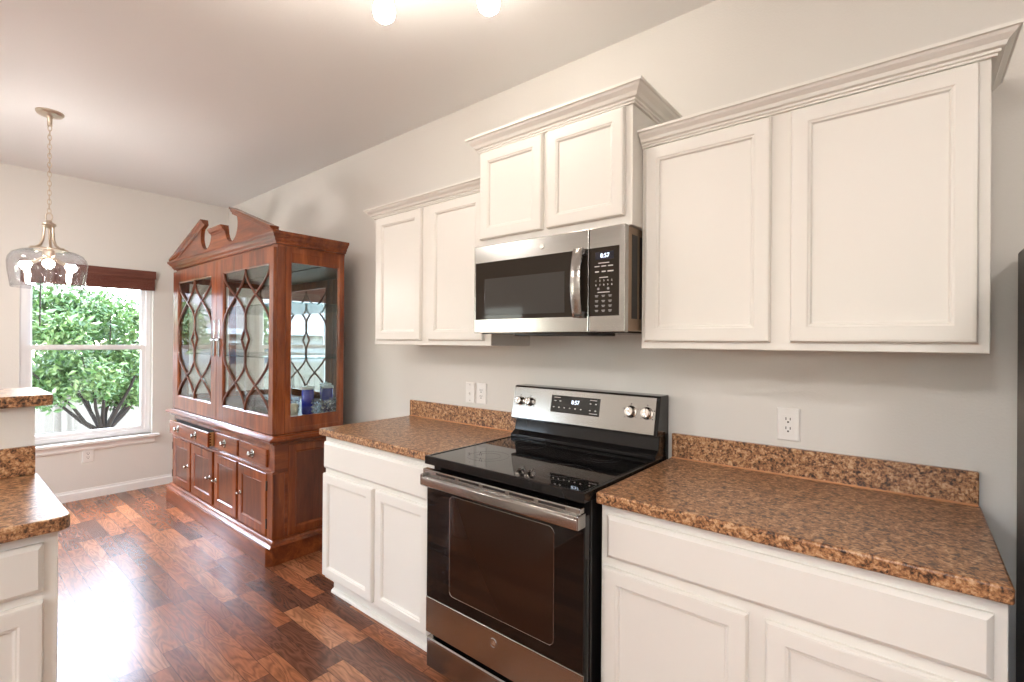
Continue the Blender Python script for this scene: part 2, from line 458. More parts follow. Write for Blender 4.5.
# ------------------------------------------------------------------ room
H = 2.787
XW, XE, YS = -4.018, 3.40, -4.40
T = 0.14
WY0, WY1, WZ0, WZ1 = -1.550, -0.655, 0.505, 2.03       # dining window opening (in the west wall)
DX0, DX1, DZ1 = -3.80, -2.72, 2.08                      # glazed back door opening (in the south wall)
struct(MB().box(XW - T, XE + T, YS - T, T, -0.12, 0.0), 'floor', M['floor'])
struct(MB().box(XW - T, XE + T, YS - T, T, H, H + 0.15), 'ceiling', M['ceiling'])
struct(MB().box(XW, XE, 0, T, 0, H), 'wall_north', M['wall'])
w = MB()
w.box(XW - T, XW, YS - T, WY0, 0, H).box(XW - T, XW, WY1, T, 0, H)
w.box(XW - T, XW, WY0, WY1, 0, WZ0).box(XW - T, XW, WY0, WY1, WZ1, H)
struct(w, 'wall_west', M['wall'])
w = MB()
SX0, SX1, SZ0, SZ1 = 1.00, 1.90, 1.25, 1.95               # opening for the added fill window (in the south wall)
w.box(XW, DX0, YS - T, YS, 0, H).box(DX1, SX0, YS - T, YS, 0, H).box(DX0, DX1, YS - T, YS, DZ1, H)
w.box(SX1, XE, YS - T, YS, 0, H).box(SX0, SX1, YS - T, YS, 0, SZ0).box(SX0, SX1, YS - T, YS, SZ1, H)
struct(w, 'wall_south', M['wall'])
struct(MB().box(XE, XE + T, YS - T, T, 0, H), 'wall_east', M['wall'])
# raised half wall behind the peninsula
BAR_X0, BAR_X1, BAR_Y = -0.99, -0.872, -1.782
struct(MB().box(BAR_X0, BAR_X1, YS + 0.9, BAR_Y, 0, 1.157), 'wall_peninsula', M['wall'])
bprof = lambda t, h: [(0, 0), (t, 0), (t, h * 0.72), (t * 0.55, h * 0.84), (t * 0.45, h), (0, h)]
struct(MB().sweep([(XW, YS), (XW, 0)], bprof(0.016, 0.088)), 'baseboard_west', M['trim'])
struct(MB().sweep([(XW, 0), (-0.98, 0)], bprof(0.016, 0.088)), 'baseboard_north', M['trim'])

# window
wf = MB()
fr = 0.045
xa, xb = XW - 0.105, XW - 0.045
wf.ringframe(WY0, WY1, WZ0, WZ1, [(0, 0), (0, 0.06), (0.012, 0.066), (fr, 0.066), (fr, 0)], east(xa))
win = struct(wf, 'window_1', M['vinyl'])
ZM = 1.322
for nm, z0, z1, x in (('upper_sash', ZM - 0.022, WZ1 - fr + 0.005, xa + 0.006), ('lower_sash', WZ0 + fr - 0.005, ZM + 0.022, xa + 0.030)):
    sm = MB().ringframe(WY0 + fr - 0.005, WY1 - fr + 0.005, z0, z1, [(0, 0), (0, 0.024), (0.034, 0.024), (0.042, 0.014), (0.042, 0)], east(x)).build(nm, M['vinyl'], win)
    MB().box(x + 0.008, x + 0.012, WY0 + fr + 0.03, WY1 - fr - 0.03, z0 + 0.036, z1 - 0.036).build('pane', M['pane'], sm)
struct(MB().box(XW - 0.045, XW + 0.045, WY0 - 0.05, WY1 + 0.05, WZ0 - 0.028, WZ0, 0.006), 'trim_1', M['trim'])
struct(MB().sweep([(XW, WY0 - 0.02), (XW, WY1 + 0.02)], [(0, WZ0 - 0.085), (0.010, WZ0 - 0.085), (0.016, WZ0 - 0.07), (0.016, WZ0 - 0.03), (0, WZ0 - 0.03)]), 'trim_2', M['trim'])

wf = MB().ringframe(SX0, SX1, SZ0, SZ1, [(0, 0), (0, 0.06), (0.012, 0.066), (fr, 0.066), (fr, 0)], front(YS - 0.04))  # unseen window, added to bring frontal daylight onto the range wall
fill_win = struct(wf, 'fill_window', M['vinyl'])
for q in range(2):
    u0 = SX0 + fr - 0.005 + q * ((SX1 - SX0) / 2 - fr); u1 = u0 + (SX1 - SX0) / 2 - fr + 0.01
    sm = MB().ringframe(u0, u1, SZ0 + fr - 0.005, SZ1 - fr + 0.005, [(0, 0), (0, 0.024), (0.034, 0.024), (0.042, 0.014), (0.042, 0)], front(YS - 0.045 - 0.026 * q)).build('sash', M['vinyl'], fill_win)
    MB().box(u0 + 0.03, u1 - 0.03, YS - 0.061 - 0.026 * q, YS - 0.057 - 0.026 * q, SZ0 + fr + 0.03, SZ1 - fr - 0.03).build('pane', M['pane'], sm)
# glazed back door, behind the peninsula side of the room
dr = struct(MB().ringframe(DX0, DX1, 0, DZ1, [(0, 0), (0, 0.09), (0.04, 0.09), (0.04, 0)], front(YS - 0.02)), 'door_1', M['trim'])
ds = MB().ringframe(DX0 + 0.04, DX1 - 0.04, 0.02, DZ1 - 0.04, [(0, 0), (0, 0.045), (0.11, 0.045), (0.125, 0.03), (0.125, 0)], front(YS - 0.03)).build('door_leaf', M['trim'], dr)
MB().box(DX0 + 0.15, DX1 - 0.15, YS - 0.055, YS - 0.049, 0.13, DZ1 - 0.15).build('pane', M['pane'], ds)
MB().lathe([(0.0, 0), (0.026, 0), (0.026, 0.008), (0.011, 0.012), (0.011, 0.035), (0.027, 0.045), (0.027, 0.06), (0.0, 0.068)], (DX1 - 0.10, YS - 0.02, 0.98), 'y').build('door_handle', M['pewter'], ds, True)

# ------------------------------------------------------------------ kitchen cabinets
DOOR_RINGS = [(0, 0), (0, 0.012), (0.004, 0.019), (0.010, 0.020), (0.046, 0.020), (0.050, 0.017), (0.054, 0.0165), (0.058, 0.0095), (0.061, 0.009)]
SLAB_RINGS = [(0, 0), (0, 0.010), (0.004, 0.014), (0.012, 0.020), (0.020, 0.020)]
def door(parent, x0, x1, z0, z1, y, name='door', rings=DOOR_RINGS, pl=None):
    return MB().loft(x0, x1, z0, z1, rings, pl or front(y)).build(name, M['cabinet'], parent)
CROWN = lambda z, o, h: [(0, z), (0.010, z), (0.010, z + h * .10), (0.016, z + h * .13), (0.016, z + h * .24), (0.024, z + h * .30),
                         (o * .55, z + h * .48), (o * .80, z + h * .68), (o * .88, z + h * .80), (o, z + h * .84), (o, z + h), (0, z + h)]
def upper(name, x0, x1, yf, z0, z1, crown_path, crown_o, crown_h, doors, label):
    t = thing(name, ((x0 + x1) / 2, yf / 2, z0), label, 'kitchen cabinet', 'white wall cabinets')
    MB().box(x0, x1, yf, -0.002, z0, z1, 0.0015, 1).build('carcass', M['cabinet'], t)
    MB().sweep(crown_path, CROWN(z1 - 0.012, crown_o, crown_h)).build('crown_moulding', M['cabinet'], t)
    for a, b, c, d in doors: door(t, a, b, c, d, yf)
    return t
upper('wall_cabinet', 0.764, 1.709, -0.305, 1.377, 2.142, [(0.766, -0.305), (1.709, -0.305), (1.709, -0.002)], 0.050, 0.057,
      [(0.781, 1.205, 1.403, 2.125), (1.261, 1.686, 1.403, 2.125)], 'wide white two-door wall cabinet between the microwave and the refrigerator')
upper('wall_cabinet', -0.945, -0.002, -0.305, 1.377, 2.142, [(-0.945, -0.002), (-0.945, -0.305), (-0.004, -0.305)], 0.055, 0.054,
      [(-0.91, -0.508, 1.403, 2.125), (-0.442, -0.045, 1.403, 2.125)], 'white two-door wall cabinet between the microwave and the china cabinet')
upper('wall_cabinet', 0.0, 0.762, -0.385, 1.832, 2.286, [(0.0, -0.002), (0.0, -0.385), (0.762, -0.385), (0.762, -0.002)], 0.055, 0.064,
      [(0.008, 0.362, 1.868, 2.270), (0.386, 0.734, 1.868, 2.270)], 'short raised white wall cabinet standing on top of the microwave')

def base(name, x0, x1, doors, drawer, toe, label):
    t = thing(name, ((x0 + x1) / 2, -0.3, 0), label, 'kitchen cabinet', 'white base cabinets')
    MB().box(x0, x1, -0.615, -0.004, 0.088, 0.876, 0.0015, 1).build('carcass', M['cabinet'], t)
    MB().box(x0 + 0.02, x1 - 0.005, -0.572, -0.03, 0, 0.088).build('toe_kick', M['cabinet'], t)
    if toe: MB().sweep([(x0 + 0.02, -0.572), (x1 - 0.005, -0.572)], [(0, 0), (0.018, 0), (0.016, 0.010), (0.009, 0.017), (0, 0.02)]).build('shoe_moulding', M['cabinet'], t)
    for a, b, c, d in doors: door(t, a, b, c, d, -0.615)
    door(t, *drawer, -0.615, 'drawer_front', SLAB_RINGS)
    return t
base('base_cabinet', 0.772, 1.711, [(0.786, 1.219, 0.11, 0.674), (1.263, 1.690, 0.11, 0.674)], (0.797, 1.689, 0.706, 0.842), True,
     'white base cabinet between the range and the dark refrigerator')
base('base_cabinet', -0.950, -0.022, [(-0.950, -0.489, 0.108, 0.668), (-0.460, -0.070, 0.108, 0.672)], (-0.946, -0.07, 0.698, 0.842), True,
     'white base cabinet between the range and the cherry china cabinet')

def counter(x0, x1, label, bs):
    t = thing('countertop', ((x0 + x1) / 2, -0.3, 0.876), label, 'countertop', 'speckled brown countertops')
    # square nosed top with eased edges
    MB().box(x0, x1, -0.648, -0.002, 0.8765, 0.914, 0.006, 3).build('worktop', M['granite'], t)
    MB().box(bs[0], bs[1], -0.021, -0.001, 0.9145, 1.016, 0.003, 2).build('backsplash', M['granite'], t)
    MB().prism([(-0.0275, 0.9142), (-0.021, 0.9142), (-0.021, 0.9195)], 'x', bs[0] + .002, bs[1] - .002).build('caulk_line', M['caulk'], t)
    return t
counter(0.767, 1.717, 'speckled brown countertop between the range and the refrigerator', (0.772, 1.712))
counter(-0.969, -0.022, 'speckled brown countertop between the range and the china cabinet', (-0.969, -0.022))

# peninsula on the left
PX0, PX1, PY1 = -0.868, -0.240, -1.797
pt = thing('peninsula_cabinet', (-0.55, -2.4, 0), 'white base cabinet of the peninsula below the raised bar top', 'kitchen cabinet')
MB().box(PX0, PX1 - 0.022, -3.45, PY1, 0.088, 0.876, 0.0015, 1).build('carcass', M['cabinet'], pt)
MB().box(PX0, PX1 - 0.075, -3.45, PY1 - 0.02, 0, 0.088).build('toe_kick', M['cabinet'], pt)
pe = east(PX1 - 0.022)
for k in range(3):
    y1 = PY1 - 0.030 - 0.55 * k; y0 = y1 - 0.50
    MB().loft(y0, y1, 0.715, 0.846, SLAB_RINGS, pe).build('drawer_front', M['cabinet'], pt)
    MB().loft(y0, y1, 0.11, 0.690, DOOR_RINGS, pe).build('door', M['cabinet'], pt)
pc = thing('countertop', (-0.55, -2.4, 0.876), 'low speckled brown peninsula countertop below the raised bar top', 'countertop', 'speckled brown countertops')
poly = []
cx_, cy_, r_ = PX1 + 0.018 - 0.03, -1.774 - 0.03, 0.03
for i in range(7):
    a = i / 6 * PI / 2; poly.append((cx_ + r_ * math.cos(a), cy_ + r_ * math.sin(a)))
poly += [(PX0, -1.774), (PX0, -3.46), (PX1 + 0.018, -3.46)]
MB().prism(poly, 'z', 0.8765, 0.914, 0.004).build('worktop', M['granite'], pc)
MB().box(PX0 - 0.002, PX0 + 0.018, -3.46, BAR_Y, 0.9145, 1.016, 0.003, 2).build('backsplash', M['granite'], pc)
poly = []
bx1, by1, r_ = -0.835, -1.735, 0.035
for i in range(7):
    a = i / 6 * PI / 2; poly.append((bx1 - r_ + r_ * math.cos(a), by1 - r_ + r_ * math.sin(a)))
for i in range(7):
    a = PI / 2 + i / 6 * PI / 2; poly.append((-1.24 + r_ + r_ * math.cos(a), by1 - r_ + r_ * math.sin(a)))
poly += [(-1.24, -3.48), (bx1, -3.48)]
bt = MB().prism(poly, 'z', 1.158, 1.197, 0.004).build('bar_top', M['granite'])
tag(bt, 'raised speckled brown breakfast bar top on the half wall before the window', 'bar top')

# ------------------------------------------------------------------ microwave
mw = thing('microwave', (0.38, -0.2, 1.437), 'stainless over-the-range microwave with black glass door below the short wall cabinet', 'microwave')
MX0, MX1, MZ0, MZ1, MY = 0.004, 0.757, 1.437, 1.829, -0.400
MB().box(MX0 + 0.003, MX1 - 0.003, MY, -0.003, MZ0 + 0.004, MZ1 - 0.001, 0.002, 1).build('casing', M['bronze_paint'], mw)
vs = MB()
for k in range(5): vs.box(MX1 - 0.0035, MX1 - 0.0015, MY + 0.03 + k * 0.065, MY + 0.075 + k * 0.065, MZ0 + 0.05, MZ1 - 0.03)
vs.build_each('side_vent', M['black_plastic'], mw)
mdoor = MB().box(MX0, 0.606, MY - 0.031, MY - 0.0005, MZ0, MZ1, 0.003, 2).build('door', M['steel'], mw)
MB().loft(MX0 + 0.011, 0.6045, 1.497, 1.753, [(0, 0), (0, 0.0015), (0.001, 0.002)], front(MY - 0.031)).build('door_glass', M['micro_glass'], mdoor)
MB().loft(0.072, 0.500, 1.515, 1.678, [(0, 0), (0, 0.0008), (0.001, 0.001)], front(MY - 0.033)).build('window', M['micro_window'], mdoor)
hx0, hx1 = 0.548, 0.592
hb = MB()
prof = []
for i in range(13):
    t_ = i / 12; z = 1.492 + t_ * 0.266; prof.append((MY - 0.052 - 0.020 * math.sin(PI * t_) , z))
poly = prof + [(y + 0.012, z) for y, z in prof[::-1]]
hb.prism(poly, 'x', hx0, hx1, 0.003)
mh = hb.build('handle', M['steel'], mdoor, True)
hm = MB()
for z in (1.505, 1.738): hm.box(hx0 + 0.008, hx1 + 0.012, MY - 0.055, MY - 0.030, z - 0.008, z + 0.008, 0.002)
hm.build_each('handle_mount', M['black_plastic'], mdoor)
cp = MB().box(0.6085, MX1, MY - 0.031, MY - 0.0005, MZ0, MZ1, 0.003, 2).build('control_panel', M['steel'], mw)
kx0, kx1, kz0, kz1 = 0.6110, 0.7340, 1.497, 1.753
fy = MY - 0.031
MB().loft(kx0, kx1, kz0, kz1, [(0, 0), (0, 0.0012), (0.0015, 0.002)], front(fy)).build('keypad', M['micro_glass'], cp)
MB().loft(0.637, 0.713, 1.706, 1.736, [(0, 0), (0, 0.0006), (0.0005, 0.0007)], front(fy - 0.002)).build('display', M['display'], cp)
text('clock_digits', '8:57', 0.022, lambda u, v, d: (0.677 + u, fy - 0.0028 - d, 1.7205 + v), M['digits'], cp)
lg = MB()
def mark(b, x, z, w_, h_): b.box(x - w_ / 2, x + w_ / 2, fy - 0.0026, fy - 0.002, z - h_ / 2, z + h_ / 2)
mark(lg, 0.672, 1.694, 0.045, 0.0030); mark(lg, 0.672, 1.640, 0.036, 0.0030); mark(lg, 0.672, 1.585, 0.050, 0.0030)
for x in (0.644, 0.672, 0.700):
    mark(lg, x, 1.682, 0.020, 0.0035); mark(lg, x, 1.662, 0.016 if x < 0.69 else 0.024, 0.0045)
lg.build_each('legend', M['legend'], cp)
for k, (row, z) in enumerate((('12345', 1.628), ('67890', 1.612))):
    for q, chd in enumerate(row):
        text('key_digit', chd, 0.010, lambda u, v, d, x=0.640 + q * 0.0165, z=z: (x + u, fy - 0.0022 - d, z + v), M['legend'], cp)
lk = MB()
for x, z in ((0.650, 1.598), (0.691, 1.598)): lk.lathe([(0, 0), (0.005, 0), (0.005, 0.0006), (0, 0.0006)], (x, fy - 0.002, z), 'y', 10)
for z in (1.571, 1.552, 1.534, 1.516):
    for x in (0.643, 0.671, 0.699): lk.box(x - 0.007, x + 0.007, fy - 0.0026, fy - 0.002, z + 0.0006, z + 0.0036); lk.box(x - 0.005, x + 0.005, fy - 0.0026, fy - 0.002, z - 0.0036, z - 0.0008)
lk.build_each('soft_key', M['dim_legend'], cp)
def badge(parent, x, y, z, r):
    b = MB().lathe([(0, 0), (r, 0), (r, 0.0012), (r * 0.90, 0.0022), (r * 0.80, 0.0014), (r * 0.74, 0.0014), (0, 0.0014)], (x, y, z), 'y', 36).build('round_badge', M['pewter'], parent, True)
    text('badge_script', 'GE', r * 1.0, lambda u, v, d: (x + u, y - 0.0014 - d, z + v), M['chrome'], b, 0.0007, 0.85, 0.35)
    return b
badge(mdoor, 0.385, fy, 1.791, 0.0135)
ug = MB().box(0.20, 0.58, MY + 0.02, MY + 0.24, MZ0 - 0.012, MZ0 + 0.006, 0.003, 1).build('vent_grille', M['black_plastic'], mw)
MB().box(0.02, 0.74, MY + 0.005, -0.02, MZ0 - 0.003, MZ0 + 0.005, 0.001, 1).build('underside', M['black_enamel'], mw)

# ------------------------------------------------------------------ range
rg = thing('electric_range', (0.372, -0.35, 0), 'freestanding stainless electric range with black glass cooktop between the two counters', 'range')
RX0, RX1 = -0.012, 0.758
MB().box(RX0 + 0.004, RX1 - 0.004, -0.655, -0.04, 0.03, 0.893, 0.002, 1).build('body', M['black_enamel'], rg)
for x in (RX0 + 0.05, RX1 - 0.05):
    for y in (-0.60, -0.10):
        MB().lathe([(0, 0), (0.018, 0), (0.018, 0.012), (0.01, 0.014), (0.01, 0.032), (0, 0.032)], (x, y, 0), 'z', 14).build('leveling_foot', M['black_plastic'], rg)
# cooktop: frame lip + glass + rings
MB().ringframe(RX0, RX1, -0.702, -0.060, [(0, 0), (0, 0.030), (0.003, 0.034), (0.012, 0.034), (0.016, 0.031), (0.016, 0)], lambda u, v, d: (u, v, 0.888 + d)).build('cooktop_frame', M['black_enamel'], rg)
gt = MB().box(RX0 + 0.0165, RX1 - 0.0165, -0.685, -0.077, 0.893, 0.9195, 0.0008, 1).build('glass_cooktop', M['black_glass'], rg)
for x, y, r in ((0.19, -0.53, 0.088), (0.56, -0.53, 0.115), (0.19, -0.24, 0.075), (0.56, -0.24, 0.085)):
    rb = MB()
    for rr in (r, r * 0.62): rb.lathe([(rr, 0), (rr, 0.0003), (rr - 0.0022, 0.0003), (rr - 0.0022, 0)], (x, y, 0.9195), 'z', 48)
    rb.build_each('burner_ring', M['ring_mark'], gt)
# back guard: black riser with slots and the leaning stainless console
MB().prism([(-0.125, 0.890), (-0.010, 0.890), (-0.010, 1.012), (-0.105, 1.012), (-0.118, 0.955), (-0.150, 0.935), (-0.150, 0.922)], 'x', RX0 + 0.006, RX1 - 0.003, 0.002).build('riser', M['black_enamel'], rg)
cons_y0, cons_y1, cz0, cz1 = -0.128, -0.095, 1.010, 1.172
bgd = MB().prism([(cons_y0, cz0), (-0.008, cz0), (-0.008, cz1 + 0.004), (cons_y1 + 0.008, cz1 + 0.004), (cons_y1, cz1)], 'x', RX0 - 0.010, RX1 - 0.004, 0.003).build('backguard', M['black_enamel'], rg)
ln = math.hypot(cons_y1 - cons_y0, cz1 - cz0)
ty, tz = (cons_y1 - cons_y0) / ln, (cz1 - cz0) / ln
cons = lambda u, v, d: (u, cons_y0 + ty * v - tz * d, cz0 + tz * v + ty * d)      # v up the leaning face, d outwards
fa = MB().loft(RX0 - 0.007, RX1 - 0.017, 0.006, ln - 0.003, [(0, 0), (0, 0.002), (0.002, 0.004)], cons).build('console_face', M['steel'], bgd)
dp = MB().loft(0.216, 0.480, 0.056, 0.136, [(0, 0.0035), (0, 0.0048), (0.002, 0.0055)], cons).build('touch_panel', M['black_glass'], bgd)
text('clock_digits', '8:57', 0.025, lambda u, v, d: cons(0.352 + u, 0.108 + v, 0.0057 + d), M['digits'], bgd)
lm = MB()
def cmark(b, u, v, w_, h_):
    b.loft(u - w_ / 2, u + w_ / 2, v - h_ / 2, v + h_ / 2, [(0, 0.0054), (0, 0.0060)], cons)
for u in (0.240, 0.268): cmark(lm, u, 0.110, 0.010, 0.004)
for u in (0.234, 0.264, 0.294, 0.324, 0.354, 0.384): cmark(lm, u, 0.080, 0.007, 0.0045)
for u in (0.432, 0.460):
    for v in (0.110, 0.080): cmark(lm, u, v, 0.008, 0.0045)
cmark(lm, 0.250, 0.126, 0.036, 0.0025); cmark(lm, 0.446, 0.126, 0.036, 0.0025); cmark(lm, 0.450, 0.066, 0.04, 0.0025)
lm.build_each('legend', M['legend'], bgd)
def knob(u, v, r):
    n = Vector(cons(0, 0, 1)) - Vector(cons(0, 0, 0))
    q = Vector((0, 0, 1)).rotation_difference(n).to_matrix().to_4x4()
    c = Vector(cons(u, v, 0.004))
    b = MB().lathe([(0, 0), (r * 1.18, 0), (r * 1.18, 0.003), (r * 0.98, 0.006), (r * 0.92, 0.024), (r * 0.82, 0.027), (0, 0.027)], (0, 0, 0), 'z', 28)
    b.box(-r * 0.22, r * 0.22, -r * 0.9, r * 0.9, 0.024, 0.036, 0.003)
    bmesh.ops.transform(b.bm, matrix=Matrix.Translation(c) @ q, verts=b.bm.verts)
    k = b.build('knob', M['chrome'], bgd, True)
    d = MB()
    for a in (-2.3, -1.2, 0.0, 1.2, 2.3):
        uu, vv = u + math.sin(a) * r * 1.55, v + math.cos(a) * r * 1.55
        d.loft(uu - 0.002, uu + 0.002, vv - 0.002, vv + 0.002, [(0, 0.0038), (0, 0.0043)], cons)
    d.build_each('dial_mark', M['black_plastic'], k)
for u in (0.030, 0.090): knob(u, 0.092, 0.019)
for u in (0.630, 0.703): knob(u, 0.094, 0.022)
# oven door
od = MB().box(RX0 + 0.003, RX1 - 0.006, -0.690, -0.657, 0.185, 0.842, 0.004, 2).build('oven_door', M['black_enamel'], rg)
MB().loft(RX0 + 0.005, RX1 - 0.008, 0.336, 0.800, [(0, 0), (0, 0.0015), (0.001, 0.002)], front(-0.690)).build('door_glass', M['oven_glass'], od)
# rounded window
wp = []
wx0, wx1, wz0, wz1, rr = 0.130, 0.636, 0.380, 0.780, 0.022
for cxx, czz, a0 in ((wx1 - rr, wz1 - rr, 0), (wx0 + rr, wz1 - rr, PI / 2), (wx0 + rr, wz0 + rr, PI), (wx1 - rr, wz0 + rr, 1.5 * PI)):
    for i in range(6):
        a = a0 + i / 5 * PI / 2; wp.append((cxx + rr * math.cos(a), czz + rr * math.sin(a)))
MB().prism(wp, 'y', -0.6926, -0.6915).build('oven_window', M['oven_window'], od)
tb = MB(); tb.tube([(x, -0.6926, z) for x, z in wp], 0.0009, 5, True); tb.build('window_trim', M['pewter'], od)
MB().loft(RX0 + 0.003, RX1 - 0.006, 0.187, 0.334, [(0, 0), (0, 0.003), (0.002, 0.005)], front(-0.689)).build('lower_band', M['steel'], od)
badge(od, 0.370, -0.694, 0.288, 0.0175)
# vented stainless strip on the door's top edge
tv = MB().box(RX0 + 0.004, RX1 - 0.007, -0.716, -0.690, 0.842, 0.872, 0.003, 2).build('vent_strip', M['steel'], od)
sl = MB()
for k in range(5):
    x = 0.075 + k * 0.128; sl.box(x, x + 0.108, -0.7166, -0.714, 0.8575, 0.866)
sl.build_each('vent_slot', M['black_plastic'], od)
hp = [(-0.700, 0.850), (-0.730, 0.850), (-0.738, 0.842), (-0.738, 0.812), (-0.734, 0.807), (-0.728, 0.807), (-0.726, 0.838), (-0.700, 0.840)]
MB().prism(hp, 'x', RX0 + 0.020, RX1 - 0.006, 0.002).build('handle', M['steel'], od, True)
he = MB()
for x in (RX0 + 0.010, RX1 - 0.018): he.box(x, x + 0.016, -0.7365, -0.688, 0.808, 0.854, 0.004, 2)
he.build_each('handle_end', M['steel'], od)
dw = MB().loft(RX0 + 0.003, RX1 - 0.006, 0.040, 0.162, [(0, 0), (0, 0.028), (0.004, 0.033), (0.010, 0.034)], front(-0.657)).build('storage_drawer', M['steel'], rg)

# ------------------------------------------------------------------ china cabinet
hx = thing('china_cabinet', (-2.485, -0.4, 0), 'tall cherry wood china cabinet with broken pediment and lattice glass doors beside the window', 'china cabinet')
CXM, HB = -2.485, -0.155                     # middle, back
BX0, BX1 = -3.425, -1.515                    # lower body
UX0, UX1, UYF = -3.455, -1.530, -0.625       # upper case
FYB = -0.640                                 # lower front face
# plinth
pp = [(BX0 - 0.028, HB), (BX0 - 0.028, -0.67), (BX0 - 0.010, -0.695), (BX1 + 0.005, -0.695), (BX1 + 0.035, -0.665), (BX1 + 0.035, HB)]
MB().prism(pp, 'z', 0, 0.112, 0.003).build('plinth', M['cherry_h'], hx)
MB().sweep([(BX0, HB), (BX0, FYB), (BX1, FYB), (BX1, HB)],
           [(0, 0.112), (0.048, 0.112), (0.050, 0.119), (0.040, 0.126), (0.030, 0.129), (0.028, 0.137), (0.022, 0.144), (0.010, 0.148), (0, 0.148)]).build('plinth_moulding', M['cherry_h'], hx)
# carcass of the lower part
lb = MB().box(BX0, BX1, FYB, HB, 0.112, 0.742, 0.003, 2)
lb.build('base_case', M['cherry_d'], hx)
for x in (BX0 - 0.004, BX1 - 0.078): MB().box(x, x + 0.082, -0.652, -0.575, 0.130, 0.560, 0.006, 3).build('corner_post', M['cherry_v'], hx)
MB().box(BX0 - 0.003, BX1 + 0.003, -0.655, -0.62, 0.556, 0.572, 0.004, 2).build('drawer_rail', M['cherry_h'], hx)
SIDE_RINGS = [(0, 0), (0, 0.004), (0.002, 0.006), (0.004, 0.0065), (0.045, 0.0065), (0.052, 0.002), (0.056, 0.001)]
MB().loft(-0.555, -0.19, 0.150, 0.730, SIDE_RINGS, east(BX1)).build('side_panel', M['cherry_v'], hx)
MB().loft(-0.497, -0.25, 0.21, 0.672, [(0, 0.0005), (0, 0.002), (0.001, 0.0022)], east(BX1)).build('side_inlay', M['cherry_dark'], hx)
HD_RINGS = [(0, 0), (0, 0.010), (0.004, 0.015), (0.008, 0.015), (0.062, 0.015), (0.070, 0.009), (0.073, 0.008)]
dx = [(-3.405, -2.985), (-2.955, -2.505), (-2.460, -2.060), (-2.030, -1.600)]
def pull_ring(parent, x, y, z, r=0.024):
    k = MB().lathe([(0, 0), (r, 0), (r, 0.003), (r * .8, 0.006), (r * .45, 0.006), (r * .35, 0.016), (r * .62, 0.020), (r * .62, 0.027), (r * .4, 0.033), (0, 0.034)], (x, y, z), 'y', 24).build('knob', M['pewter'], parent, True)
    return k
for i, (a, b) in enumerate(dx):
    d = MB().loft(a, b, 0.152, 0.553, HD_RINGS, front(FYB)).build('lower_door', M['cherry_v'], hx)
    MB().loft(a + 0.074, b - 0.074, 0.226, 0.479, [(0, 0.0075), (0, 0.0085), (0.001, 0.009)], front(FYB)).build('door_inlay', M['cherry_dark'], d)
    kx = b - 0.045 if i in (0, 1) else a + 0.045
    if i == 2: kx = a + 0.035
    pull_ring(d, kx, FYB - 0.014, 0.352, 0.017)
    hxp = a - 0.008 if i in (0, 2) else b + 0.008
    if i in (0, 3):
        hh = MB()
        for z in (0.235, 0.475): hh.box(hxp - 0.008, hxp + 0.008, FYB - 0.017, FYB - 0.002, z - 0.03, z + 0.03)
        hh.build_each('hinge', M['iron'], d)
# drawers: the wide left one stands a little open
def drawer(a, b, pull, knobs):
    y = FYB - pull
    d = MB().loft(a, b, 0.590, 0.702, [(0, 0), (0, 0.008), (0.004, 0.013), (0.010, 0.014)], front(y)).build('drawer', M['cherry_h'], hx)
    for kx in knobs: pull_ring(d, kx, y - 0.014, 0.648, 0.030)
    if pull > 0.01:
        bx = MB()
        bx.box(a + 0.012, a + 0.024, y, FYB + 0.12, 0.595, 0.698).box(b - 0.024, b - 0.012, y, FYB + 0.12, 0.595, 0.698)
        bx.box(a + 0.012, b - 0.012, y + 0.001, FYB + 0.12, 0.594, 0.598)
        bx.build('drawer_box', M['raw_wood'], d)
        dt = MB()
        for k in range(5): dt.prism([(y + 0.001, 0.602 + k * 0.02), (y + 0.014, 0.599 + k * 0.02), (y + 0.014, 0.611 + k * 0.02), (y + 0.001, 0.608 + k * 0.02)], 'x', b - 0.0125, b - 0.0113)
        dt.build_each('dovetail', M['cherry_dark'], d)
drawer(-3.395, -2.505, 0.032, (-3.17, -2.76))
drawer(-2.460, -2.055, 0.0, (-2.27,))
drawer(-2.020, -1.600, 0.0, (-1.80,))
MB().box(-3.39, -2.51, FYB - 0.001, FYB + 0.002, 0.592, 0.712).build('drawer_gap_shade', M['drawer_shade'], hx)  # dark sheet on the solid case, painting the shade behind the open drawer
# waist moulding
MB().sweep([(BX0, HB), (BX0, FYB), (BX1, FYB), (BX1, HB)],
           [(-0.02, 0.742), (0.018, 0.742), (0.020, 0.752), (0.034, 0.758), (0.050, 0.764), (0.056, 0.772), (0.056, 0.780), (0.044, 0.786), (0.020, 0.790), (0.016, 0.798), (-0.02, 0.798)]).build('waist_moulding', M['cherry_h'], hx)
MB().box(BX0 + 0.01, BX1 - 0.01, FYB + 0.01, HB, 0.742, 0.798).build('deck', M['cherry_in'], hx)
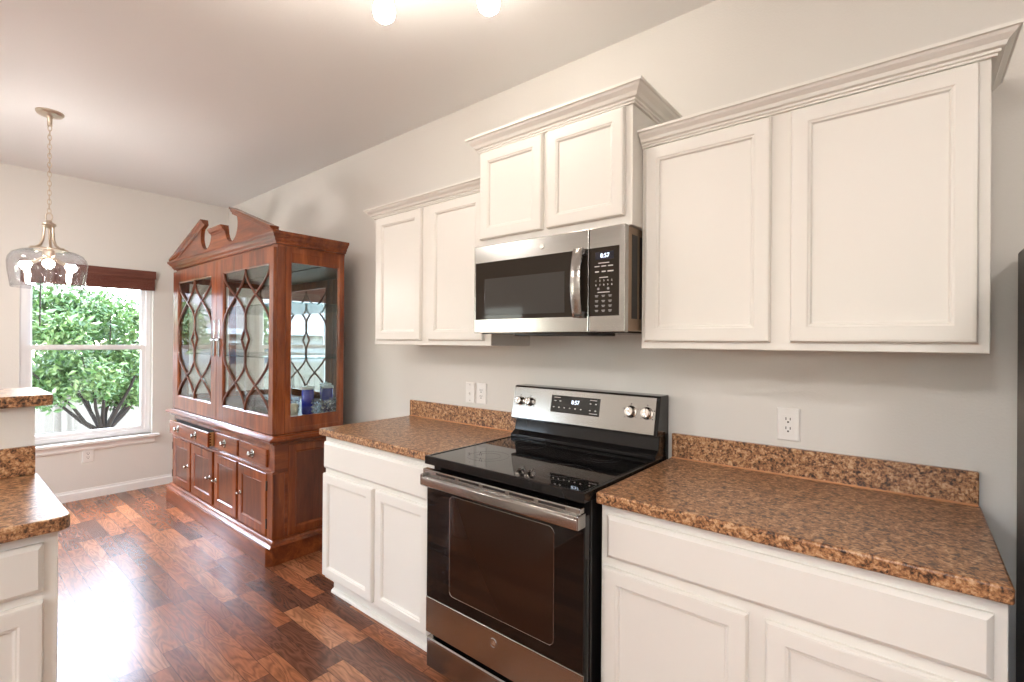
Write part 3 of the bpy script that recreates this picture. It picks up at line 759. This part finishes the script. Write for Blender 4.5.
# upper case: posts, rails, sides, back mirror
UZ0, UZ1 = 0.798, 1.995
uc = MB()
for x in (UX0, UX1 - 0.030): uc.box(x, x + 0.030, UYF, UYF + 0.054, UZ0, UZ1, 0.003, 2)
uc.build_each('corner_post', M['cherry_v'], hx)
for x in (UX0, UX1 - 0.024):
    sfm = MB().ringframe(UYF + 0.055, HB - 0.004, UZ0, UZ1, [(0, 0), (0, 0.024), (0.034, 0.024), (0.04, 0.018), (0.04, 0)], lambda u, v, d, x=x: (x + d, u, v))
    # wide top and bottom rails
    sfm.box(x, x + 0.022, UYF + 0.085, HB - 0.03, UZ0 + 0.03, 0.905, 0.001, 1).box(x, x + 0.022, UYF + 0.085, HB - 0.03, 1.898, UZ1 - 0.03, 0.001, 1)
    sf = sfm.build('side_frame', M['cherry_v'], hx)
    MB().box(x + 0.009, x + 0.013, UYF + 0.09, HB - 0.04, 0.90, 1.90).build('side_glass', M['cab_glass'], sf)
MB().box(UX0 + 0.002, UX1 - 0.002, HB - 0.008, HB - 0.001, UZ0, UZ1).build('back_board', M['cherry_in'], hx)
MB().box(UX0 + 0.03, UX1 - 0.03, HB - 0.013, HB - 0.0085, 0.862, 1.94).build('mirror_back', M['mirror'], hx)
MB().box(UX0 + 0.03, UX1 - 0.03, UYF + 0.012, HB - 0.014, 0.845, 0.860).build('deck_board', M['cherry_in'], hx)
MB().box(UX0 + 0.026, UX1 - 0.026, UYF + 0.012, HB - 0.014, 1.945, 1.99).build('top_board', M['cherry_in'], hx)
for z in (1.277, 1.645): MB().box(UX0 + 0.03, UX1 - 0.03, UYF + 0.075, HB - 0.016, z - 0.004, z + 0.004, 0.001, 1).build('glass_shelf', M['shelf_glass'], hx)
# lattice doors
def lattice_door(x0, x1, ox0, ox1, pull_x):
    oz0, oz1 = 0.908, 1.892
    yb = UYF
    zb, zt_ = UZ0 + 0.004, 1.985
    fm = bmesh.new(); O, I = [(x0, zb), (x1, zb), (x1, zt_), (x0, zt_)], [(ox0, oz0), (ox1, oz0), (ox1, oz1), (ox0, oz1)]
    ring = lambda q, y: [fm.verts.new((px_, y, pz_)) for px_, pz_ in q]
    L4 = [ring(O, yb - 0.001), ring(O, yb - 0.022), ring(I, yb - 0.022), ring(I, yb - 0.001)]
    for k in range(4):
        A, B = L4[k], L4[(k + 1) % 4]
        for j in range(4): fm.faces.new((A[j], A[(j + 1) % 4], B[(j + 1) % 4], B[j]))
    bmesh.ops.recalc_face_normals(fm, faces=fm.faces[:])
    b = MB(); b._merge(fm)
    d = b.build('glazed_door', M['cherry_v'], hx)
    bd = MB().ringframe(ox0, ox1, oz0, oz1, [(-0.001, 0.020), (0.004, 0.022), (0.012, 0.014), (0.012, 0.002), (-0.001, 0.002)], front(yb))
    bd.build('glazing_bead', M['cherry_v'], d)
    MB().box(ox0 + 0.004, ox1 - 0.004, yb - 0.008, yb - 0.004, oz0 + 0.004, oz1 - 0.004).build('door_pane', M['cab_glass'], d)
    xm, hw, Hh = (ox0 + ox1) / 2, (ox1 - ox0) / 2 - 0.008, oz1 - oz0 - 0.02
    def s1(t):
        if t > 0.5: t = 1 - t
        if t < 0.34: return hw * 0.5 * (1 + math.cos(PI * t / 0.34))
        if t < 0.42: return 0.004
        return 0.004 + hw * 0.15 * (t - 0.42) / 0.08
    def s2(t):
        if t > 0.5: t = 1 - t
        if t < 0.40: return hw * 0.5 * (1 - math.cos(PI * t / 0.40))
        return hw
    lt = MB()
    N = 64
    for sgn in (-1, 1):
        for f in (s1, s2):
            P = [(xm + sgn * f(i / N), yb - 0.014, oz1 - 0.010 - Hh * i / N) for i in range(N + 1)]
            lt.tube(P, 0.0085, 6)
    lt.build('lattice', M['cherry_dark'], d, True)
    # hanging pull
    pl = MB()
    pl.lathe([(0, 0), (0.012, 0), (0.012, 0.004), (0.006, 0.006), (0.006, 0.018), (0, 0.019)], (pull_x, yb - 0.022, 1.405), 'y', 16)
    pl.box(pull_x - 0.012, pull_x + 0.012, yb - 0.026, yb - 0.022, 1.27, 1.55, 0.002, 1)
    pl.tube([(pull_x - 0.028, yb - 0.036, 1.40), (pull_x, yb - 0.040, 1.392), (pull_x + 0.028, yb - 0.036, 1.40)], 0.005, 8)
    pl.tube([(pull_x, yb - 0.036, 1.395), (pull_x, yb - 0.034, 1.28)], 0.005, 8)
    pl.build('drop_pull', M['pewter'], d, True)
lattice_door(-3.453, -2.462, -3.335, -2.560, -2.505)
lattice_door(-2.456, -1.533, -2.345, -1.585, -2.405)
# crown
MB().box(UX0, UX1, UYF, HB, UZ1 - 0.005, 2.055).build('frieze', M['cherry_h'], hx)
HC = [(-0.01, 2.006), (0.016, 2.006), (0.018, 2.016), (0.025, 2.023), (0.029, 2.036), (0.041, 2.048), (0.045, 2.056), (0.053, 2.061), (0.056, 2.069), (0.056, 2.080), (-0.01, 2.080)]
MB().sweep([(UX0, HB), (UX0, UYF), (UX1, UYF), (UX1, HB)], HC).build('crown_moulding', M['cherry_h'], hx)
# broken pediment: board with two rounded cuts, plinth in the middle, raking mouldings
def arc(cx, cz, r, a0, a1, n=10): return [(cx + r * math.cos(math.radians(a0 + (a1 - a0) * i / n)), cz + r * math.sin(math.radians(a0 + (a1 - a0) * i / n))) for i in range(n + 1)]
PYF, PYB = -0.640, -0.612
PCX = CXM + 0.020
Z0p, ZP = 2.078, 2.318
LX, RX = UX0 - 0.020, UX1 + 0.020
lpk, rpk = PCX - 0.275, PCX + 0.275         # inner ends of the raking sides
cw = 0.128                                    # half width of the centre block
cut = arc(0.246, Z0p + 0.138, 0.112, 66, -176, 16)   # rounded cut, offsets from the middle
out = [(LX, Z0p), (RX, Z0p), (RX, Z0p + 0.010), (PCX + 0.300, ZP)]
out += [(PCX + o_, z_) for o_, z_ in cut] + [(PCX + cw, Z0p + 0.150), (PCX - cw, Z0p + 0.150)]
out += [(PCX - o_, z_) for o_, z_ in cut[::-1]]
out += [(PCX - 0.300, ZP), (LX, Z0p + 0.010)]
pb = MB().prism(out, 'y', PYB, PYF); bmesh.ops.triangulate(pb.bm, faces=[f for f in pb.bm.faces if len(f.verts) > 4])
ped = pb.build('pediment', M['cherry_h'], hx)
def rake(xo, zo, xi, zi):
    L_ = math.hypot(xi - xo, zi - zo); dxn, dzn = (xi - xo) / L_, (zi - zo) / L_
    nx, nz = (-dzn, dxn) if dxn > 0 else (dzn, -dxn)
    prof = [(PYB - 0.002, -0.026), (PYF - 0.003, -0.026), (PYF - 0.006, -0.016), (PYF - 0.016, -0.009), (PYF - 0.020, 0.002), (PYF - 0.030, 0.008), (PYF - 0.030, 0.020), (PYB - 0.002, 0.020)]
    b = bmesh.new(); R = []
    for (x, z) in ((xo, zo), (xi, zi)):
        R.append([b.verts.new((x + nx * h, y, z + nz * h)) for y, h in prof])
    n = len(prof)
    for j in range(n): b.faces.new((R[0][j], R[0][(j + 1) % n], R[1][(j + 1) % n], R[1][j]))
    b.faces.new(R[0]); b.faces.new(R[1][::-1]); bmesh.ops.recalc_face_normals(b, faces=b.faces[:])
    mb = MB(); mb._merge(b); mb.build('raking_moulding', M['cherry_h'], ped)
rake(LX - 0.030, Z0p + 0.004, lpk, ZP + 0.004); rake(RX - 0.028, Z0p + 0.018, rpk, ZP + 0.004)
ct = MB()
ct.sweep([(PCX - cw - 0.004, PYF), (PCX + cw + 0.004, PYF)], [(-0.026, Z0p + 0.118), (0.004, Z0p + 0.118), (0.008, Z0p + 0.128), (0.018, Z0p + 0.134), (0.022, Z0p + 0.146), (0.030, Z0p + 0.151), (0.030, Z0p + 0.162), (-0.026, Z0p + 0.162)])
ct.build('centre_block_moulding', M['cherry_h'], ped)

# what stands inside it
DZ = 0.8605
def canister(x, y, label):
    t = thing('cobalt_canister', (x, y, DZ), label, 'canister', 'cobalt blue glass canisters in the china cabinet')
    MB().lathe([(0, 0), (0.038, 0), (0.042, 0.006), (0.042, 0.172), (0.038, 0.178), (0, 0.178)], (x, y, DZ), 'z', 24).build('body', M['cobalt'], t, True)
    MB().lathe([(0.038, 0.1782), (0.045, 0.180), (0.045, 0.196), (0.037, 0.200), (0.012, 0.202), (0.012, 0.210), (0, 0.212)], (x, y, DZ), 'z', 24).build('lid', M['rim_glass'], t, True)
canister(-1.862, -0.245, 'cobalt blue canister with pale lid in the china cabinet, nearest its side glass')
canister(-2.035, -0.330, 'cobalt blue canister farther in behind the china cabinet side glass')
def tumbler(x, y, label):
    t = thing('etched_tumbler', (x, y, DZ), label, 'glass', 'etched tumblers in the china cabinet')
    MB().lathe([(0, 0), (0.032, 0), (0.038, 0.115), (0.036, 0.115), (0.030, 0.008), (0, 0.008)], (x, y, DZ), 'z', 24).build('bowl', M['clear_glass'], t, True)
    fl = MB()
    for k in range(7):
        for q in range(3):
            a = 2 * PI * (k + 0.5 * (q % 2)) / 7; h = 0.03 + q * 0.03; r = 0.0335 + h * 0.05
            fl.sphere((x + r * math.cos(a), y + r * math.sin(a), DZ + h), 0.0055, n=8)
    fl.build_each('etched_flower', M['etched'], t)
tumbler(-1.745, -0.235, 'clear etched tumbler in the china cabinet, just past the nearer blue canister')
tumbler(-1.645, -0.215, 'clear etched tumbler closest to the rear edge of the cabinet side glass')
tumbler(-1.935, -0.310, 'clear etched tumbler in the china cabinet between the two blue canisters')
mg = thing('cream_mug', (-1.84, -0.365, DZ), 'small cream mug at the front corner of the china cabinet', 'mug')
MB().lathe([(0, 0), (0.030, 0), (0.034, 0.01), (0.034, 0.085), (0.031, 0.085), (0.030, 0.012), (0, 0.012)], (-1.84, -0.365, DZ), 'z', 22).build('body', M['cream'], mg, True)
MB().tube([(-1.808 + 0.024 * math.sin(PI * i / 8), -0.365, DZ + 0.02 + 0.045 * i / 8) for i in range(9)], 0.005, 8).build('handle', M['cream'], mg, True)
def bowl(x, y, r, h, label):
    b = MB().lathe([(0, 0), (r * .4, 0), (r * .45, 0.006), (r * .8, h * .5), (r, h), (r * .96, h), (r * .75, h * .52), (r * .4, 0.01), (0, 0.009)], (x, y, DZ), 'z', 28).build('glass_bowl', M['clear_glass'], None, True)
    tag(b, label, 'bowl', 'glass bowls in the china cabinet')
bowl(-2.02, -0.49, 0.085, 0.055, 'low glass bowl behind the right lattice door of the china cabinet')
bowl(-2.30, -0.40, 0.10, 0.09, 'taller glass bowl near the middle of the china cabinet floor')

# ------------------------------------------------------------------ pendant over the dining area
PX, PY = -2.53, -1.555
pn = thing('pendant_light', (PX, PY, H), 'clear glass drum pendant light on a chain in front of the window', 'pendant light')
MB().lathe([(0, -0.001), (0.066, -0.001), (0.066, -0.010), (0.058, -0.020), (0.020, -0.026), (0.012, -0.040), (0.012, -0.085), (0, -0.085)], (PX, PY, H), 'z', 32).build('canopy', M['nickel'], pn, True)
ch = MB()
zt = H - 0.085; n_l = 19; step = (zt - 2.165) / n_l
for i in range(n_l):
    zc = zt - step * (i + 0.5); L_ = step * 0.66
    P = []
    for k in range(12):
        a = 2 * PI * k / 12; u, v = 0.0085 * math.cos(a), L_ * math.sin(a)
        P.append((PX + (u if i % 2 else 0), PY + (0 if i % 2 else u), zc + v))
    ch.tube(P, 0.0024, 6, True)
ch.build('chain', M['nickel'], pn, True)
rgm = MB(); rgm.tube([(PX + 0.020 * math.sin(a) * 0.77, PY + 0.020 * math.sin(a) * 0.64, 2.143 + 0.026 * math.cos(a)) for a in [2 * PI * k / 24 for k in range(24)]], 0.0035, 8, True)
rgm.build('loop', M['nickel'], pn, True)
MB().lathe([(0, 0.012), (0.012, 0.012), (0.016, 0.0), (0.032, -0.010), (0.034, -0.020), (0.026, -0.024), (0.022, -0.034), (0, -0.034)], (PX, PY, 2.112), 'z', 24).build('cap', M['nickel'], pn, True)
for k in range(3):
    a = 2 * PI * k / 3 + 0.75
    P = [(PX + r * math.cos(a), PY + r * math.sin(a), z) for r, z in ((0.022, 2.082), (0.024, 2.04), (0.028, 2.00), (0.040, 1.968), (0.060, 1.951), (0.086, 1.945))]
    MB().tube(P, 0.0075, 8).build('yoke_arm', M['nickel'], pn, True)
MB().lathe([(0, 0), (0.088, 0), (0.090, -0.004), (0.088, -0.008), (0, -0.008)], (PX, PY, 1.946), 'z', 40).build('shade_plate', M['nickel'], pn, True)
sh = [(0.070, 1.937), (0.130, 1.930), (0.162, 1.912), (0.178, 1.886), (0.184, 1.856), (0.180, 1.800), (0.172, 1.745), (0.166, 1.706)]
MB().lathe([(r, z) for r, z in sh] + [(r - 0.003, z) for r, z in sh[::-1]], (PX, PY, 0), 'z', 48, True).build('glass_shade', M['shade_glass'], pn, 'all')
MB().lathe([(0, 1.938), (0.030, 1.938), (0.030, 1.905), (0.020, 1.895), (0, 1.895)], (PX, PY, 0), 'z', 20).build('socket_hub', M['nickel'], pn, True)
for k in range(3):
    a = 2 * PI * k / 3 - 0.12
    d = Vector((math.cos(a), math.sin(a), -0.50)).normalized(); o = Vector((PX, PY, 1.905))
    sk = MB().tube([o + d * 0.02, o + d * 0.098], 0.012, 12).build('socket', M['nickel'], pn, True)
    b = MB(); b.lathe([(0, 0), (0.011, 0), (0.012, 0.010), (0.023, 0.028), (0.027, 0.042), (0.020, 0.058), (0, 0.065)], (0, 0, 0), 'z', 20)
    q = Vector((0, 0, 1)).rotation_difference(d).to_matrix().to_4x4()
    bmesh.ops.transform(b.bm, matrix=Matrix.Translation(o + d * 0.096) @ q, verts=b.bm.verts)
    b.build('bulb', M['pendant_bulb'], pn, True)

# ------------------------------------------------------------------ kitchen ceiling fixture, only its bulbs dip into view
tl = thing('track_light', (0.24, -0.88, H), 'ceiling track light in front of the range with round glowing bulbs', 'ceiling light')
heads = [(-0.225, -1.335), (0.030, -0.950), (0.365, -0.738)]
p0, p1 = Vector((-0.40, -1.35)), Vector((0.52, -0.60))
tr = MB(); dvec = (p1 - p0).normalized(); nv = Vector((-dvec.y, dvec.x)) * 0.017
tr.prism([tuple(p0 + nv), tuple(p1 + nv), tuple(p1 - nv), tuple(p0 - nv)], 'z', H - 0.022, H - 0.001, 0.003)
tr.build('track', M['pewter'], tl)
for x, y in heads:
    st = MB().tube([(x, y, H - 0.02), (x, y, H - 0.075)], 0.008, 10).build('stem', M['pewter'], tl, True)
    MB().lathe([(0, -0.055), (0.022, -0.058), (0.034, -0.085), (0.038, -0.120), (0.034, -0.121), (0.028, -0.09), (0, -0.08)], (x, y, H), 'z', 24).build('lamp_head', M['pewter'], tl, True)
    MB().lathe([(0, -0.082), (0.018, -0.085), (0.026, -0.110), (0.037, -0.138), (0.041, -0.158), (0.036, -0.180), (0.020, -0.194), (0, -0.198)], (x, y, H), 'z', 24).build('bulb', M['kitchen_bulb'], tl, True)
# unseen dome lamps added out of view as even fill light
def dome(x, y, label):
    t = thing('fill_dome', (x, y, H), label, 'ceiling light', 'added fill domes on the ceiling')
    MB().lathe([(0, -0.001), (0.17, -0.001), (0.17, -0.022), (0.155, -0.025), (0, -0.025)], (x, y, H), 'z', 40).build('pan', M['pewter'], t, True)
    MB().lathe([(0.155, -0.0255), (0.150, -0.050), (0.120, -0.078), (0.070, -0.095), (0, -0.100)], (x, y, H), 'z', 40).build('diffuser', M['dome'], t, True)
dome(1.30, -3.70, 'added fill dome in the middle of the kitchen ceiling')
dome(-0.10, -3.90, 'added fill dome on the kitchen ceiling nearest the peninsula')
dome(-2.30, -3.30, 'added fill dome on the ceiling of the dining end beyond the bar')
dome(2.55, -2.60, 'added fill dome on the kitchen ceiling near the refrigerator')

# ------------------------------------------------------------------ blind
bl = thing('wooden_blind', (XW + 0.03, -1.1, 1.858), 'dark brown wooden blind drawn up at the top of the window', 'blind')
MB().box(XW + 0.002, XW + 0.062, -1.556, -0.646, 1.962, 2.036, 0.004, 2).build('valance', M['blind'], bl)
st = MB()
for k in range(11): st.box(XW + 0.006, XW + 0.054, -1.548, -0.654, 1.8722 + k * 0.0083, 1.8803 + k * 0.0083, 0.001, 1)
st.build_each('slat', M['blind'], bl)
MB().box(XW + 0.006, XW + 0.054, -1.548, -0.654, 1.856, 1.872, 0.003, 2).build('bottom_rail', M['blind'], bl)
MB().tube([(XW + 0.060, -1.435, 1.90), (XW + 0.062, -1.437, 1.50)], 0.005, 8).build('tilt_wand', M['wand'], bl, True)

# ------------------------------------------------------------------ wall outlets
def outlet(place, label, blank=False, grp='duplex wall outlets'):
    o0 = Vector(place(0, 0, 0))
    t = thing('wall_outlet' if not blank else 'wall_switch', o0, label, 'outlet' if not blank else 'switch', grp if not blank else None)
    MB().loft(-0.0375, 0.0375, -0.060, 0.060, [(0, 0.0003), (0, 0.003), (0.003, 0.0065), (0.006, 0.007)], place).build('cover_plate', M['plate'], t)
    MB().loft(-0.0185, 0.0185, -0.036, 0.036, [(0, 0.0065), (0, 0.008), (0.001, 0.0085)], place).build('receptacle' if not blank else 'rocker', M['plate'], t)
    s_ = MB()
    if blank:
        for v in (0.045, -0.045): s_.loft(-0.002, 0.002, v - 0.002, v + 0.002, [(0, 0.006), (0, 0.0075)], place)
        MB().loft(-0.005, 0.005, -0.012, 0.004, [(0, 0.008), (0.001, 0.016)], place).build('toggle', M['plate'], t)
        s_.build_each('screw', M['slot'], t)
    else:
        for v in (0.017, -0.017):
            s_.loft(-0.0085, -0.0055, v - 0.001, v + 0.009, [(0, 0.008), (0, 0.0088)], place)
            s_.loft(0.0055, 0.0085, v - 0.001, v + 0.008, [(0, 0.008), (0, 0.0088)], place)
            s_.loft(-0.003, 0.003, v - 0.011, v - 0.005, [(0, 0.008), (0, 0.0088)], place)
        s_.build_each('slot', M['slot'], t)
outlet(lambda u, v, d: (1.204 + u, -d, 1.101 + v), 'white duplex wall outlet above the counter between range and refrigerator')
outlet(lambda u, v, d: (-0.345 + u, -d, 1.100 + v), 'white duplex wall outlet beside the switch plate, nearest the range')
outlet(lambda u, v, d: (-0.435 + u, -d, 1.100 + v), 'white wall switch plate beside an outlet, nearer the china cabinet', True)
outlet(lambda u, v, d: (XW + d, -1.12 + u, 0.375 + v), 'white duplex wall outlet low on the wall under the window')

# ------------------------------------------------------------------ refrigerator (its dark side shows at the right edge)
fg = thing('refrigerator', (2.24, -0.4, 0), 'tall dark brown refrigerator beside the brown countertop and base cabinet', 'refrigerator')
FX0, FX1 = 1.787, 2.69
MB().box(FX0, FX1, -0.72, -0.045, 0.03, 1.665, 0.006, 2).build('body', M['fridge'], fg)
MB().box(FX0 + 0.02, FX1 - 0.02, -0.68, -0.08, 0.0, 0.032).build('base_grille', M['black_plastic'], fg)
for a, b, c, d in ((FX0, 2.236, 0.68, 1.66), (2.241, FX1, 0.68, 1.66)):
    dd = MB().box(a, b, -0.785, -0.725, c, d, 0.012, 3).build('door', M['fridge'], fg)
    hxx = b - 0.05 if a < 2 else a + 0.05
    MB().tube([(hxx, -0.787, 0.80), (hxx, -0.835, 0.83), (hxx, -0.835, 1.50), (hxx, -0.787, 1.53)], 0.011, 10).build('handle', M['steel'], dd, True)
dd = MB().box(FX0, FX1, -0.785, -0.725, 0.06, 0.672, 0.012, 3).build('freezer_drawer', M['fridge'], fg)
MB().tube([(FX0 + 0.1, -0.787, 0.60), (FX0 + 0.13, -0.835, 0.60), (FX1 - 0.13, -0.835, 0.60), (FX1 - 0.1, -0.787, 0.60)], 0.011, 10).build('handle', M['steel'], dd, True)

# ------------------------------------------------------------------ outside
GZ = -0.95
g = MB().box(-60, 20, -50, 40, GZ - 0.1, GZ); struct(g, 'lawn', M['grass'])
struct(MB().box(XW - T, XE + T, YS - T, T, GZ, -0.121), 'wall_foundation', M['siding'])
def tree(x, y, z, h, rad, n, label):
    t = thing('garden_tree', (x, y, z), label, 'tree', 'garden trees')
    tk = MB(); fork = 1.06
    tk.tube([(x, y, z), (x + .02, y, z + fork * .5), (x, y, z + fork)], 0.08, 9, taper=[0.10, 0.085, 0.09])
    for k in range(11):
        a = 2 * PI * k / 11 + random.uniform(-.25, .25); rr = rad * random.uniform(0.5, 0.95); hh = (h - fork) * random.uniform(0.55, 0.95)
        P = []
        for i in range(6):
            s_ = i / 5
            P.append((x + math.cos(a) * rr * s_ + random.uniform(-.03, .03) * (i > 0), y + math.sin(a) * rr * s_ + random.uniform(-.03, .03) * (i > 0), z + fork - 0.03 + hh * s_ ** 1.15))
        tk.tube(P, 0.03, 7, taper=[0.034, 0.024, 0.018, 0.013, 0.009, 0.004])
    tk.build('trunk', M['bark'], t, True)
    # leaves
    V, F = [], []
    blobs = []
    base_z = z
    for k in range(75):
        a = random.uniform(0, 2 * PI); f_ = random.random() ** 0.8          # crown widens upwards from the fork
        zz = z + fork + 0.42 + (h - fork - 0.62) * f_
        r = rad * math.sqrt(random.random()) * (0.42 + 0.62 * min(1, f_ * 1.6)) * (1 - 0.25 * max(0, f_ - 0.75) / 0.25)
        blobs.append((x + math.cos(a) * r, y + math.sin(a) * r, zz, random.uniform(0.20, 0.36)))
    for i in range(n):
        bx_, by_, bz_, br = random.choice(blobs)
        d = Vector((random.gauss(0, 1), random.gauss(0, 1), random.gauss(0, 1))).normalized() * br * random.random() ** 0.5
        c = Vector((bx_, by_, bz_)) + Vector((d.x, d.y, d.z * 0.75)) - Vector((x, y, z))
        q = Quaternion((random.gauss(0, 1), random.gauss(0, 1), random.gauss(0, 1), random.gauss(0, 1))).normalized()
        L_ = random.uniform(0.06, 0.115); wd = L_ * 0.45
        pts = [Vector((0, 0, 0)), Vector((wd / 2, L_ * .45, 0.01)), Vector((0, L_, 0)), Vector((-wd / 2, L_ * .45, 0.01))]
        b0 = len(V); V.extend([tuple(q @ p + c) for p in pts]); F.append((b0, b0 + 1, b0 + 2)); F.append((b0, b0 + 2, b0 + 3))
    me = bpy.data.meshes.new('foliage'); me.from_pydata(V, [], F); me.materials.append(M['leaf'])
    o = bpy.data.objects.new('foliage', me); COL.objects.link(o); o.parent = t
    return t
tree(-7.1, -0.45, GZ, 3.10, 1.55, 24000, 'leafy green multi-stem tree just outside the window')
# fence
fc = thing('wooden_fence', (-12, -3, GZ), 'weathered wooden picket fence across the back yard beyond the tree', 'fence')
for a in range(12):
    y0 = -17 + a * 2.4
    pk = MB()
    for k in range(16): pk.box(-12.02, -12.0, y0 + k * 0.15 + 0.004, y0 + k * 0.15 + 0.146, GZ + 0.04, GZ + 1.72)
    pk.box(-12.0, -11.96, y0, y0 + 2.4, GZ + 0.35, GZ + 0.44).box(-12.0, -11.96, y0, y0 + 2.4, GZ + 1.35, GZ + 1.44)
    pk.build('picket_panel', M['fence'], fc)
    MB().box(-11.99, -11.90, y0 - 0.045, y0 + 0.045, GZ, GZ + 1.74).build('post', M['fence'], fc)
def house(x0, x1, y0, y1, wz, rz, label):
    t = thing('neighbor_house', ((x0 + x1) / 2, (y0 + y1) / 2, GZ), label, 'house', 'houses beyond the fence')
    wl = MB().box(x0, x1, y0, y1, GZ, GZ + wz).build('walls', M['siding'], t)
    xm = (x0 + x1) / 2; ov = 0.5
    rf = MB().prism([(x0 - ov, GZ + wz - 0.12), (x1 + ov, GZ + wz - 0.12), (x1 + ov, GZ + wz + 0.05), (xm, GZ + rz), (x0 - ov, GZ + wz + 0.05)], 'y', y0 - ov, y1 + ov).build('roof', M['roofing'], t)
    MB().box(x1 + ov - 0.02, x1 + ov + 0.03, y0 - ov, y1 + ov, GZ + wz - 0.15, GZ + wz + 0.06).build('fascia', M['fascia'], rf)
    for k in range(3):
        yc = y0 + (y1 - y0) * (k + 0.5) / 3
        f = MB().ringframe(yc - 0.6, yc + 0.6, GZ + 0.9, GZ + 2.3, [(0, 0), (0, 0.05), (0.07, 0.05), (0.07, 0)], east(x1)).build('window', M['fascia'], t)
        MB().box(x1 + 0.005, x1 + 0.012, yc - 0.54, yc + 0.54, GZ + 0.96, GZ + 2.24).build('pane', M['house_pane'], f)
    return t
house(-27, -18, -18, -4.5, 2.7, 4.9, 'pale single-storey house with grey roof beyond the wooden fence')
